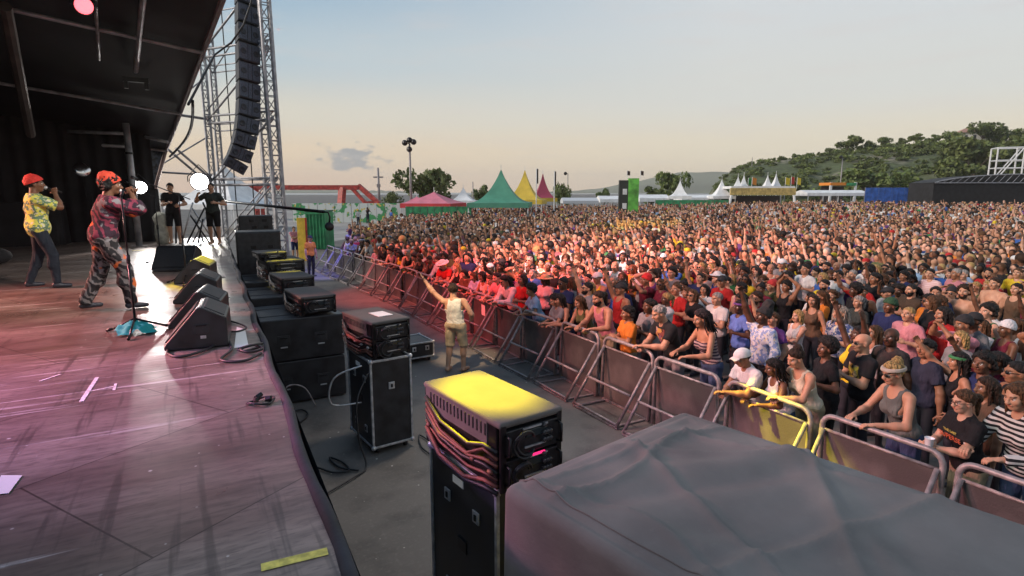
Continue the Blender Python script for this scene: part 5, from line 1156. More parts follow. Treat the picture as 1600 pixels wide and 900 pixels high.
# poles
def pole(px, y_top, D, label, name='lamp_post', lamps=0, r=.1, arm=False):
    p = atd(px, 300, D); zt = CAM_Z + (300 - y_top) / F_PX * D; t = thing(name, label, 'post', (p[0], p[1], 0), -YAW); m_ = MB(); m_.tube((0, 0, 0), (0, 0, zt), r * 1.3, r * .8, n=8); m_.build('pole', steel, t, smooth=True)
    for k in range(lamps):
        sx, sz = ((-.5, .0), (.5, .1), (0, -.7), (.05, .3))[k]; m_ = MB(); m_.lathe([(.12, .25), (.3, .05), (.34, -.12), (.1, -.14)], (sx, -.3, zt + sz), 10, rot(R_(110))); m_.box((sx * .6, -.1, zt + sz), (abs(sx) + .1, .1, .1)); m_.build('floodlight', blackmetal, t)
    if arm: m_ = MB(); m_.box((0, 0, zt * .8), (1.6, .2, .25)); m_.box((0, 0, zt * .62), (.5, .5, .5)); m_.build('crossarm', steel, t)
    return t
pole(642, 226, 66, 'tall floodlight mast with four lamps in front of tree', 'floodlight_mast', 4, .13)
pole(592, 263, 95, 'slim concrete utility pole right of the red crane', 'utility_pole', 0, .2, True)
pole(887, 272, 110, 'thin street lamp standing right of the flags', 'street_lamp', 1, .08)
pole(1312, 247, 112, 'white lamp mast in front of the hill', 'lamp_mast', 1, .1)
pole(739, 284, 100, 'thin pole just left of the green pagoda tent', 'lamp_pole', 0, .1)
pole(1172, 247, 190, 'small mast with box on the ridge of the hill', 'radio_mast', 0, .12, True)
# red gantry crane
cr = thing('gantry_crane', 'long red steel gantry crane beam on legs', 'crane', (0, 0, 0)); D = 92
def W(px, py): return atd(px, py, D)
def beam(p, q, s): 
    m_ = MB(); p, q = np.array(p), np.array(q); d = q - p; l = np.linalg.norm(d); Rm = np.array(Vector(d).to_track_quat('X', 'Z').to_matrix()); m_.box((p + q) / 2, (l, s, s), Rm); return m_
beam(W(384, 293), W(560, 293), .75).build('main_beam', red_m, cr); 
for i, (a, b, s) in enumerate([((535, 293), (533, 321), .9), ((560, 290), (592, 318), .7), ((548, 292), (572, 318), .5), ((398, 293), (404, 330), .8), ((592, 316), (570, 318), .6), ((388, 290), (408, 305), .5)]): beam(W(*a), W(*b), s).build('strut', red_m, cr)
for px in (533, 592, 404):
    p = W(px, 300); m_ = MB(); m_.box((p[0], p[1], .6), (1.4, 1.4, 1.2)); m_.build('foot', red_m, cr)
# green container and yellow board beyond the stage corner
t, L_, zt, zb = prism_at(474, 505, 331, 0, 36, 2, 'waste_container', 'green steel container standing past the stage tower', 'container', green_m, 0)
m_ = MB(); m_.box((0, .9, zt / 2), (L_, 1.8, zt)); m_.build('body', green_m, t, bevel=.05)
m_ = MB()
for k in range(6): m_.box((-L_ / 2 + (k + .5) * L_ / 6, -.03, zt * .48), (.06, .08, zt * .9))
m_.box((0, -.03, zt - .08), (L_, .1, .12)); m_.build('rib', green_m, t)
m_ = MB(); m_.box((0, .9, zt + .04), (L_ * 1.03, 1.85, .08)); m_.build('lid', mat('dark_green', (.02, .1, .05), .6), t)
t, L_, zt, zb = prism_at(461, 474, 340, 0, 30, 1, 'yellow_board', 'upright yellow board with dark edge beyond the racks', 'sign board', yellow_m, 0)
m_ = MB(); m_.box((0, 0, zt / 2), (L_, .08, zt)); m_.build('board', yellow_m, t, bevel=.01); m_ = MB(); m_.box((L_ / 2 + .04, 0, zt / 2), (.07, .1, zt)); m_.build('edge', red_m, t)
# second stage on the right with scaffold tower
t, L_, zt, zb = prism_at(1458, 1720, 286, 0, 78, 12, 'second_stage', 'long black covered second stage with low arched roof', 'stage', darkcloth, 0)
m_ = MB(); m_.box((0, 2.5, zt / 2), (L_, 5, zt)); m_.build('drape_wall', darkcloth, t)
m_ = MB(); n = 24; prof = [(-L_ / 2 + L_ * k / n, zt + .05 + 1.1 * math.sin(math.pi * k / n) ** .7) for k in range(n + 1)]
m_.prism([(-L_ / 2, zt - .1)] + prof + [(L_ / 2, zt - .1)], .2, 4.8, axis=1); m_.build('arched_roof', roofm, t)
m_ = MB(); m_.path([(x, -.15, z) for x, z in prof], .07, 6); m_.tube((-L_ / 2, -.15, zt), (L_ / 2, -.15, zt), .06)
for k in range(0, n): m_.tube((prof[k][0], -.15, zt), (prof[k + 1][0], -.15, prof[k + 1][1]), .035, n=5)
m_.build('roof_truss', truss_m, t)
# scaffold tower behind the second stage
sct = thing('scaffold_tower', 'pale metal scaffold tower behind the black second stage', 'scaffold', tuple(atd(1592, 300, 92) * (1, 1, 0)), -YAW - .4)
m_ = MB(); T_ = 10.6
for x in (-3.4, 0, 3.4):
    for y in (0, 3): m_ = MB(); m_.tube((x, y, 0), (x, y, T_), .12, n=6); m_.build('upright', leg_m, sct)
for z in (5.2, 7.4, 8.6, 10.6):
    for y in (0, 3): m_ = MB(); m_.tube((-3.4, y, z), (3.4, y, z), .09, n=6); m_.build('ledger', leg_m, sct)
    for x in (-3.4, 0, 3.4): m_ = MB(); m_.tube((x, 0, z), (x, 3, z), .09, n=6); m_.build('ledger', leg_m, sct)
for a_, b_ in (((-3.4, 0, 5.2), (0, 0, T_)), ((-3.0, 3, 5.2), (.4, 3, T_)), ((3.4, 0, 5.2), (0, 0, T_))): m_ = MB(); m_.tube(a_, b_, .1, n=6); m_.build('diagonal', leg_m, sct)
# house on the hill ridge
hp_ = hill_p(1505, 212); hz = float(hp_[2]); t = thing('hilltop_house', 'white house with a low red roof on the ridge of hill', 'house', (hp_[0], hp_[1], hz - 1), -YAW - .3)
m_ = MB(); m_.box((0, 0, 2.3), (8.5, 7, 4.6)); m_.build('wall', white_m, t); m_ = MB()
m_.add([(-5, -4.2, 4.5), (5, -4.2, 4.5), (5, 4.2, 4.5), (-5, 4.2, 4.5), (-1.8, 0, 6.3), (1.8, 0, 6.3)], [(0, 1, 5, 4), (1, 2, 5), (2, 3, 4, 5), (3, 0, 4), (3, 2, 1, 0)]); m_.build('roof', mat('roof_tile', (.36, .2, .15), .8, ns=2, na=.2), t)
for x in (-2.6, 0, 2.6): m_ = MB(); m_.box((x, -3.5, 2.9), (1.0, .1, 1.4)); m_.build('window', mat('window_dark', (.05, .06, .07), .2), t)

# ------------------------------------------------------------------ trees
leafm = NB('leaves'); r_ = leafm.attr('shade', 'GEOMETRY').outputs['Color']; ln = leafm.noise(.5, 3); oi = leafm.new('ShaderNodeObjectInfo')
lc = leafm.mix(leafm.rng(ln, .35, .65), (.06, .1, .026), (.16, .21, .055)); lc = leafm.mix(leafm.math('MULTIPLY', oi.outputs['Random'], .45), lc, (.1, .1, .035)); leafm.set('Base Color', leafm.mix(1.0, lc, r_, 'MULTIPLY')); leafm.set('Roughness', .7)
def crown_mesh(seed, n, R0, H, sz, flat=1.0):
    rs = np.random.RandomState(seed); k = 9
    cl = np.stack([rs.normal(0, .42, k) * R0, rs.normal(0, .42, k) * R0, H * (.35 + .5 * rs.rand(k))], 1); cr_ = R0 * (.28 + .3 * rs.rand(k))
    ci = rs.randint(0, k, n); d = rs.normal(size=(n, 3)); d /= np.linalg.norm(d, axis=1)[:, None]; P = cl[ci] + d * (cr_[ci] * rs.uniform(.55, 1.08, n))[:, None] * (1, 1, .75 * flat)
    a = rs.normal(size=(n, 3)); a /= np.linalg.norm(a, axis=1)[:, None]; b = np.cross(a, rs.normal(size=(n, 3))); b /= np.linalg.norm(b, axis=1)[:, None]; s = sz * rs.uniform(.6, 1.4, n)[:, None]
    V = np.stack([P - a * s, P + b * s * .6, P + a * s, P - b * s * .6], 1).reshape(-1, 3); sh = np.repeat(rs.uniform(.7, 1.3, n), 4)
    return V, np.arange(4 * n).reshape(-1, 4), np.stack([sh, sh, sh * .9, np.ones_like(sh)], 1)
_cm = []
for sd_, fl in ((1, 1), (2, .8), (3, 1.15), (4, .7)):
    V, Q, A_ = crown_mesh(sd_, 1500, 1.0, 1.6, .1, fl); _cm.append(mesh_np('tree_crown', V, Q, [leafm.m], False, dict(shade=A_)))
def tree(loc, r, h, k, label, group=None, name='tree', trunk=True):
    t = thing(name, label, 'tree', loc, random.uniform(0, 6), group); o = link('crown', _cm[k % 4], t); o.scale = (r, r, h / 1.6 * .95); o.location = (0, 0, h * .08)
    m_ = MB(); m_.tube((0, 0, -.5), (.04 * r, .02, h * .45), .07 * r + .05, .035 * r + .03, n=7)
    for j in range(4): a = j * 1.7 + k; m_.tube((.03 * r, 0, h * .3), (r * .55 * math.cos(a), r * .55 * math.sin(a), h * .68), .03 * r + .02, .012 * r, n=5)
    m_.build('trunk', wood, t); return t
def tree_at(px, y_top, wpx, D, k, label, **q):
    p = atd(px, 300, D); h = CAM_Z + (300 - y_top) / F_PX * D; return tree((p[0], p[1], 0), wpx / F_PX * D / 2 * .95, h, k, label, **q)
tree_at(666, 268, 74, 80, 0, 'broad dark green tree behind the pink tents')
tree_at(752, 286, 28, 105, 1, 'small dark tree between white and green tents')
tree_at(878, 286, 26, 100, 2, 'small tree behind the dark red tent')
tree_at(944, 294, 26, 120, 3, 'low round tree left of the green panel tower')
tree_at(1018, 288, 40, 112, 1, 'low green tree right of the green panel tower')
tree_at(1048, 272, 44, 115, 0, 'taller dark green tree left of white pagoda tent')
tree_at(612, 300, 30, 110, 2, 'low bush like tree left of the floodlight mast')
RIDGE = [(1172, .9, 2), (1205, 1.4, 3), (1238, 1.8, 3), (1262, 1.5, 2), (1290, 2.0, 0), (1318, 4.2, 1), (1350, 2.6, 2), (1372, 3.0, 0), (1402, 2.6, 1), (1422, 3.4, 3), (1448, 3.2, 1), (1478, 3.0, 2), (1524, 4.6, 0), (1545, 4.2, 1), (1575, 3.8, 2), (1602, 3.6, 3)]
RL = ['low shrub at the rocky left end of ridge', 'second small shrub from the left along the ridge', 'round shrub above the golden stall on the ridge', 'bushy tree left of the flat topped pine', 'dark tree just left of flat topped ridge pine', 'umbrella pine standing alone on the skyline of hill', 'tree just right of the skyline umbrella pine', 'twin crowned tree halfway up the ridge', 'light green tree above the bare rock patch', 'bushy tree two left of hilltop house', 'wide tree left of the hilltop house', 'dark tree touching the left wall of hilltop house', 'large dark tree right of the hilltop house', 'tall tree second right of the hilltop house', 'tree behind the scaffold tower on ridge', 'tree on the ridge at the right picture edge']
for (px, r, k), lab in zip(RIDGE, RL):
    p = hill_p(px, 205); r *= .72 if px < 1310 or 1340 < px < 1470 else .9; tree((p[0], p[1], float(p[2]) - .3), r * 1.05, r * 1.75, k, lab, 'trees along the hill ridge')
for i, (px, D, r, h, k, lab) in enumerate([(1360, 128, 5.5, 8, 0, 'big rounded dark tree at the foot of hill left of blue fence'), (1395, 132, 5, 7, 1, 'big rounded tree above the blue fence'), (1428, 126, 4.2, 6.5, 2, 'pale green tree beside the black second stage'), (1520, 150, 7, 12, 0, 'tall dense dark tree above the second stage roof'), (1490, 142, 5, 9, 3, 'leafy tree above the left part of second stage'), (1575, 150, 7, 12, 1, 'large tree behind the scaffold tower'), (1280, 128, 3.5, 5, 3, 'bush behind the small green and orange stall'), (1240, 140, 4, 6, 2, 'dark tree behind the golden stall flags'), (1625, 150, 7, 12, 2, 'large tree at the right picture edge below ridge')]):
    p = hill_p(px, D); tree((p[0], p[1], max(-.2, float(p[2]) - .3)), r, h, k, lab, 'trees on the hill slope')
# undergrowth over the hillside: one mass nobody could count
rs = np.random.RandomState(5); Vs, Qs, As, n0 = [], [], [], 0
for i in range(1500):
    px, D = rs.uniform(1112, 2000), 118 + 98 * rs.rand() ** .8
    if math.sin(px * .043 + D * .12) * math.sin(D * .17 - px * .011) > .5 and px < 1460: continue
    p = hill_p(px, D); r = rs.uniform(.7, 2.3) * (.62 + .38 * min(1, (px - 1100) / 260)); V, Q, A_ = crown_mesh(100 + i, 190, 1, 1.3, .19, .9); V = V * (r, r, r * .75) + p - (0, 0, .3); Vs.append(V); Qs.append(Q + n0); n0 += len(V); A_[:, :3] *= rs.uniform(.65, 1.35); As.append(A_)
tag(link('undergrowth', mesh_np('undergrowth', np.concatenate(Vs), np.concatenate(Qs), [leafm.m], False, dict(shade=np.concatenate(As)))), 'green scrub and bushes covering the hillside', 'undergrowth', kind='stuff')
# ------------------------------------------------------------------ people
BLK, GRY, WHT_, BLOND, BRN, DBR, RHAIR = (.012, .011, .011), (.32, .31, .3), (.6, .6, .58), (.42, .28, .11), (.09, .045, .02), (.035, .018, .01), (.2, .06, .02)
SK = [(.56, .33, .23), (.5, .28, .18), (.42, .22, .135), (.3, .15, .085), (.16, .075, .042), (.09, .042, .025), (.62, .39, .29)]
C = dict(black=(.016, .016, .018), white=(.66, .66, .65), grey=(.22, .22, .23), red=(.42, .025, .025), navy=(.02, .03, .1), blue=(.04, .12, .4), lightblue=(.3, .45, .65), green=(.04, .2, .07), olive=(.11, .12, .05),
         yellow=(.68, .5, .03), orange=(.62, .2, .03), pink=(.6, .25, .29), purple=(.16, .06, .25), burgundy=(.16, .02, .04), brown=(.13, .08, .05), cream=(.6, .54, .4), teal=(.03, .25, .27), khaki=(.33, .28, .18))
CN = dict(lightblue='light blue')
DEN = (.05, .08, .16)
# --- on the stage
def on_stage(px, py, *a, **k): p = at(px, py, 2.05); return person((p[0], p[1], 2.053), *a, **k)
FS = 1.35
s1 = on_stage(174, 483, FS, 'singa', 'm', 1.76, SK[4], [('curly', BLK), ('wrap', (.55, .05, .02))], ('jacket', (.035, .018, .028), 'camo', (.2, .035, .06)), ('baggy', (.022, .02, .022), 'camo', (.14, .12, .12)), label='person in swirl patterned dark suit and red head wrap singing into microphone', group=None, lod=0, wide=1.08)
s2 = on_stage(72, 450, FS, 'singb', 'm', 1.78, SK[4], [('short', BLK), ('beanie', (.6, .03, .02))], ('loose', (.62, .58, .1), 'floral', (.12, .2, .12)), ('trousers', (.02, .025, .035)), label='person in yellow green patterned shirt and red cap holding a microphone', lod=0, wide=1.06)
for s, (a, b, c) in ((s1, (.0, .0, 0)), (s2, (0, 0, 0))): pass
def in_hand(root, pose, sex, side=1, off=.08):
    S = skel(pose, sex); Wr, Rm = S['hands'][side]; sc_ = root.scale; p = Wr + Rm @ np.array([0, off, -.035]); ax_ = Rm @ np.array([-1, 0, 0])
    M_ = Matrix.Translation(root.location) @ root.rotation_euler.to_matrix().to_4x4() @ Matrix.Diagonal((*sc_, 1))
    return np.array(M_ @ Vector(p.tolist())), np.array((M_.to_3x3() @ Vector(ax_.tolist())).normalized())
def microphone(root, pose, label, mouth):
    p, _ = in_hand(root, pose, 'm'); d = np.array(mouth) - p; d /= np.linalg.norm(d); t = thing('microphone', label, 'microphone', p); m_ = MB(); m_.tube(-d * .1, d * .1, .014, .02, 10); m_.build('body', blackmetal, t, smooth=True)
    m_ = MB(); m_.ell(d * .12, (.028, .028, .03), 12, 8); m_.build('grille', alu, t, smooth=True)
for r, pose, lab in ((s1, 'singa', 'microphone held at the mouth by singer in patterned suit'), (s2, 'singb', 'microphone held by singer in the yellow green shirt')):
    hm_ = Matrix.Translation(r.location) @ r.rotation_euler.to_matrix().to_4x4() @ Matrix.Diagonal((*r.scale, 1)) @ head_matrix(pose, 'm'); microphone(r, pose, lab, hm_ @ Vector((0, .12, -.06)))
on_stage(275, 381, -2.9, 'crewa', 'm', 1.8, SK[1], [('short', BLK)], ('tee', C['black']), ('shorts', C['black']), label='stagehand person in black shirt and shorts looking down, beside far lamp', lod=1)
on_stage(337, 382, -2.7, 'crewb', 'm', 1.8, SK[1], [('buzz', BLK)], ('tee', (.05, .06, .055)), ('shorts', C['black']), label='stagehand person in dark shirt with one arm lifted, beside the tower', lod=1)
def bass(px, py):
    p = at(px, py, 2.05); t = thing('tripod_case', 'pale wrapped gear standing beside the stagehands', 'case', (p[0], p[1], 2.05)); m_ = MB(); m_.lathe([(.16, 0), (.2, .3), (.17, .6), (.22, .8), (.1, .95)], n=14); m_.build('bundle', mat('pale_wrap', (.42, .42, .36), .8, ns=6, na=.3, bump=.6, bs=14), t, smooth=True); m_ = MB(); m_.path([(.15, 0, .5), (.3, 0, .7), (.12, 0, .86)], .02, 6); m_.build('strap', black, t, smooth=True)
bass(255, 381)
p = at(310, 380, 2.05); t = thing('bicycle_cart', 'grey tangle of folded metal stands between the stagehands', 'stands', (p[0], p[1] + .3, 2.05)); t.name = 'folded_stands'
for k in range(9): a = k * .7; m_ = MB(); m_.tube((-.6 + .15 * k, .1 * math.sin(k * 3), 0), (-.5 + .13 * k + .5 * math.sin(a), .1, 1.0 + .3 * math.cos(a)), .025); m_.build('pole', alu if k % 2 else blackmetal, t, smooth=True)
# --- in the pit
g_ = at(713, 580, 0); person((g_[0], g_[1], 0), face_to(g_[0], g_[1], 7.0, 12.6), 'guard', 'm', 1.78, SK[1], [('short', DBR)], ('vest', (.62, .62, .55)), ('shorts', (.5, .4, .26)), label='security guard person in pale tank top and beige shorts reaching to the crowd', lod=0, wide=1.13)
g_ = at(487, 432, 0); person((g_[0], g_[1], 0), 2.6, 'down', 'm', 1.75, SK[2], [('cap', C['black'])], ('tee', C['orange']), ('trousers', C['black']), label='person in orange shirt and black cap at the far end of pit', lod=1)
g_ = at(462, 405, 0); person((g_[0], g_[1], 0), 2.9, 'crossed', 'm', 1.75, SK[1], [('short', BRN)], ('tee', C['pink']), ('shorts', C['navy']), label='person in pink shirt with arms crossed behind the yellow board', lod=1)
# --- front of the crowd, one by one: head in the photo (px, py), pose, ...
HERO = [
 (1505, 628, 'railcup', 'f', 1.66, 0, [('ponytail', BRN)], ('tee', C['black']), ('glasses',), 'person with brown ponytail and glasses in black lettered shirt holding plastic cup'),
 (1395, 583, 'rail', 'f', 1.64, 1, [('bun', BLOND), ('band', (.5, .42, .35))], ('tank', (.13, .14, .13)), ('shades',), 'person with striped headscarf and sunglasses in grey tank top leaning on barrier'),
 (1347, 536, 'clasp', 'm', 1.76, 1, [], ('tee', C['black'], 'print', (.5, .4, .05)), ('shades',), 'bald person in sunglasses and black shirt with colourful chest print'),
 (1243, 560, 'rail2', 'f', 1.68, 1, [('bun', DBR)], ('tank', C['cream']), (), 'person in cream tank top with tied dark brown hair leaning over the barrier'),
 (1095, 498, 'rail', 'f', 1.68, 2, [('dreads', (.02, .012, .016))], ('bandeau', (.32, .24, .24), 'stripe', (.05, .03, .05)), (), 'person with dark braids in striped strapless top at the barrier'),
 (1030, 490, 'rail2', 'm', 1.74, 1, [('short', GRY)], ('tee', C['black'], 'print', (.4, .12, .1)), (), 'grey haired person in black shirt with pale chest print leaning on barrier'),
 (935, 466, 'rail', 'm', 1.74, 2, [('ponytail', DBR), ('beard', BLK)], ('tank', (.55, .2, .24)), (), 'bearded person with ponytail in pink tank top with arms on barrier'),
 (980, 490, 'clasp', 'm', 1.64, 3, [('curly', BLK)], ('tee', C['orange']), (), 'person with short curly black hair in orange shirt right of the pink tank top'),
 (905, 472, 'rail2', 'f', 1.66, 2, [('long', BRN)], ('tank', C['olive']), (), 'person with long brown hair in olive tank top stretching arms over barrier'),
 (868, 470, 'rail', 'f', 1.65, 2, [('long', BLK)], ('tank', C['black']), (), 'person with long black hair in black tank top, arms on barrier'),
 (838, 478, 'rail2', 'f', 1.65, 2, [('curly', BLK)], ('tee', C['grey']), (), 'person with curly black hair in grey shirt leaning on the barrier'),
 (1153, 566, 'rail2', 'm', 1.62, 3, [('short', BLK), ('cap', C['white'])], ('tee', C['white']), (), 'person in white cap and white shirt bending over the barrier'),
 (1192, 494, 'oneup', 'm', 1.78, 5, [('tallwrap', C['black'])], ('long', (.55, .58, .68), 'floral', (.2, .28, .5)), (), 'person in tall black head wrap and white blue patterned shirt'),
 (1155, 480, 'down', 'f', 1.7, 5, [('bun', BLK), ('band', C['purple'])], ('tee', (.14, .22, .6)), (), 'person in purple headband and bright blue top'),
 (1246, 494, 'crossed', 'f', 1.56, 0, [('bob', BLOND)], ('tank', C['white']), (), 'short person with bobbed blond hair in white tank top'),
 (1228, 448, 'headhold', 'f', 1.72, 3, [('curly', BLK)], ('tank', C['black']), (), 'person with both hands held over the head in black tank top'),
 (1270, 470, 'down', 'f', 1.7, 2, [('long', DBR)], ('tank', C['brown']), (), 'person with very long dark hair in brown tank top'),
 (1258, 421, 'down', 'm', 1.82, 2, [('short', BLK)], ('tee', C['white']), (), 'tall person with short black hair in plain white shirt'),
 (1120, 467, 'clasp', 'm', 1.7, 1, [('short', GRY)], ('tee', C['white']), (), 'grey haired person in white shirt behind the dark braids'),
 (1082, 462, 'down', 'm', 1.7, 2, [('bob', BRN)], ('tee', C['black']), ('shades',), 'person with brown bob and sunglasses in black shirt'),
 (1128, 440, 'down', 'm', 1.75, 3, [('short', BLK), ('cap', C['black'])], ('tee', C['red']), (), 'person in black cap and red shirt with arms down'),
 (1009, 438, 'phone', 'm', 1.72, 3, [('wrap', (.6, .02, .02))], ('tee', C['burgundy']), (), 'person in bright red head wrap and burgundy shirt with both hands raised'),
 (1392, 527, 'down', 'm', 1.78, 5, [], ('tee', (.05, .045, .045)), (), 'bald dark skinned person in charcoal shirt'),
 (1312, 490, 'down', 'm', 1.72, 1, [('dreads', (.33, .3, .26)), ('beard', GRY)], ('tee', (.04, .07, .18), 'floral', (.3, .32, .4)), (), 'person with grey dreadlocks in dark blue patterned shirt'),
 (1341, 472, 'down', 'f', 1.66, 1, [('ponytail', GRY)], ('tee', (.05, .06, .055)), (), 'person with grey ponytail in dark shirt'),
 (1424, 453, 'crossed', 'm', 1.76, 1, [('buzz', BLK), ('beard', BLK)], ('tee', (.07, .05, .035)), (), 'bearded person with buzz cut in dark brown shirt, arms crossed'),
 (1453, 428, 'down', 'm', 1.76, 1, [('short', BLK)], ('tee', (.6, .4, .4), 'stripe', (.66, .5, .5)), (), 'person with short black hair in pale pink striped shirt'),
 (1473, 491, 'down', 'm', 1.74, 2, [('long', BLK), ('beard', BLK)], ('tee', C['red']), (), 'person with long black hair and beard in red shirt'),
 (1506, 456, 'down', 'm', 1.8, 1, [('curly', DBR), ('beard', DBR)], None, (), 'shirtless person with curly brown hair and beard'),
 (1554, 443, 'crossed', 'm', 1.78, 1, [('short', DBR)], None, (), 'shirtless person with short brown hair, arms crossed'),
 (1588, 452, 'down', 'm', 1.74, 1, [('short', BLK)], ('vest', C['brown']), (), 'person with short black hair in brown vest, bare shoulders'),
 (1572, 515, 'clasp', 'f', 1.7, 4, [('beanie', (.6, .6, .62))], ('tank', C['burgundy']), (), 'person in white knitted hat and dark red tank top'),
 (1497, 565, 'reach', 'f', 1.68, 2, [('long', BLK), ('band', C['green'])], ('tank', C['black']), (), 'person with green headband raising one arm high'),
 (1500, 530, 'down', 'f', 1.64, 0, [('bob', BLOND)], ('tee', C['grey']), (), 'person with messy blond bob in grey shirt'),
 (1535, 568, 'down', 'm', 1.72, 4, [('curly', BLK)], ('tee', C['navy']), (), 'person with curly black hair in navy shirt behind the glasses'),
 (1419, 491, 'down', 'm', 1.72, 1, [('buzz', BLOND)], ('tee', C['pink']), (), 'person with cropped blond hair in pink shirt'),
 (1390, 478, 'down', 'm', 1.74, 4, [('short', BLK), ('beanie', (.02, .07, .03))], ('tee', C['navy']), (), 'person in dark green beanie and navy shirt'),
 (1590, 427, 'down', 'm', 1.76, 1, [('short', BRN)], ('tee', C['yellow']), (), 'person with brown hair in bright yellow shirt at picture edge'),
 (1590, 620, 'rail', 'f', 1.66, 1, [('long', BRN)], ('long', (.5, .5, .48), 'stripe', C['black']), (), 'person in black and white striped long sleeves at picture edge'),
 (1540, 606, 'down', 'f', 1.68, 3, [('long', DBR)], ('tee', C['brown']), (), 'person with long dark hair in brown shirt behind the ponytail'),
 (1447, 545, 'down', 'm', 1.74, 3, [('short', BLK)], ('tee', (.03, .035, .06)), (), 'person with short black hair in very dark blue shirt'),
 (1290, 545, 'down', 'f', 1.7, 4, [('afro', BLK)], ('tee', C['black']), (), 'person with rounded black afro in black shirt'),
 (1195, 590, 'rail', 'f', 1.55, 4, [('dreads', BLK)], ('tank', C['white']), (), 'small person with black dreadlocks in white tank top at barrier'),
 (970, 452, 'oneup', 'm', 1.75, 3, [('short', BLK), ('cap', C['black'])], ('tank', C['red']), (), 'person in black cap and red tank top with one arm raised'),
 (800, 462, 'rail', 'f', 1.66, 3, [('afro', BLK)], ('tee', C['lightblue']), (), 'person with black afro in light blue shirt at the barrier'),
 (660, 418, 'rail2', 'm', 1.74, 2, [('sunhat', C['white'])], ('tee', C['red']), (), 'person in white sun hat and red shirt at the far barrier'),
]
placed, hero_px = [], []
for (px, py, pose, sex, h, sk, hair, top, wear, lab) in HERO:
    wide = 1.06 if sex == 'm' else 1.0; fc = -1.0
    for _ in range(3): q = place_head(px, py, h, pose, sex, fc, 0, wide); fc = face_to(q[0], q[1])
    fc += random.uniform(-.18, .18)
    if pose.startswith('rail'): fc = fc * .55 + (-math.pi / 2) * .45 + random.uniform(-.1, .1)
    if pose == 'down' and len(placed) % 3: pose = ('downb', 'downd')[len(placed) % 2]
    q = place_head(px, py, h, pose, sex, fc, 0, wide)
    if pose.startswith('rail') and 6.62 < q[0] < 7.6:
        k_ = 6.62 / q[0]; zh = skel(pose, sex)['head'][0][2] * h / 1.75; h2 = min(1.88, h * (CAM_Z - (CAM_Z - zh) * k_) / zh); q = place_head(px, py, h2, pose, sex, fc, 0, wide); h = h2
    if q[0] < 6.42: q = (6.42, q[1] + (6.42 - q[0]) * .5, 0)
    print('HERO', lab[:40], [round(v, 2) for v in q])
    o = person(q, fc, pose, sex, h, SK[sk], hair, top, ('trousers', random.choice([DEN, C['black'], C['grey'], C['khaki']])) if q[0] < 7.3 else None, wear, lab, 'people in the front of the crowd', 0, wide=wide)
    placed.append((q[0], q[1])); hero_px.append((px, py, math.hypot(q[0], q[1])))
    if pose == 'railcup': cup_p, _ = in_hand(o, pose, sex); lady = o
# the plastic cup and the shirt lettering
t = thing('plastic_cup', 'clear plastic cup held by the woman in glasses', 'cup', cup_p + np.array([-.03, .02, -.03])); m_ = MB(); m_.lathe([(.03, 0), (.031, .002), (.042, .12), (.0445, .122), (.042, .125), (.038, .118), (.029, .008)], n=18); m_.build('cup', mat('cup_plastic', (.75, .77, .8), .15), t, smooth=True); m_ = MB(); m_.lathe([(.03, .012), (.036, .07), (.001, .071)], n=16); m_.build('drink', mat('drink', (.5, .42, .3), .1), t, smooth=True)
def lettering(root, text, z, size, col, name, y=.155):
    cu = bpy.data.curves.new(name, 'FONT'); cu.body = text; cu.align_x = 'CENTER'; cu.size = size; cu.extrude = .002; o = bpy.data.objects.new(name, cu); COL.objects.link(o); bpy.context.view_layer.update(); me = bpy.data.meshes.new_from_object(o.evaluated_get(bpy.context.evaluated_depsgraph_get())); bpy.data.objects.remove(o); me.materials.clear(); me.materials.append(mat('lettering_ink', col, .7)); o = link(name, me, root)
    S = skel('railcup', 'f'); p = S['T']((0, y, z)); Rm = S['Rl'] @ rot(R_(90)) @ rot(0, 0, 0); Rm = S['Rl'] @ np.array(Matrix.Rotation(R_(180), 3, 'Z') @ Matrix.Rotation(R_(90), 3, 'X')); M_ = Matrix(Rm.tolist()).to_4x4(); M_.translation = Vector(p.tolist()); o.matrix_local = M_; return o
lettering(lady, 'SUPERSE', 1.27, .075, (.5, .1, .04), 'lettering', .172)
lettering(lady, 'THE LAST', 1.345, .04, (.55, .45, .1), 'lettering', .165)

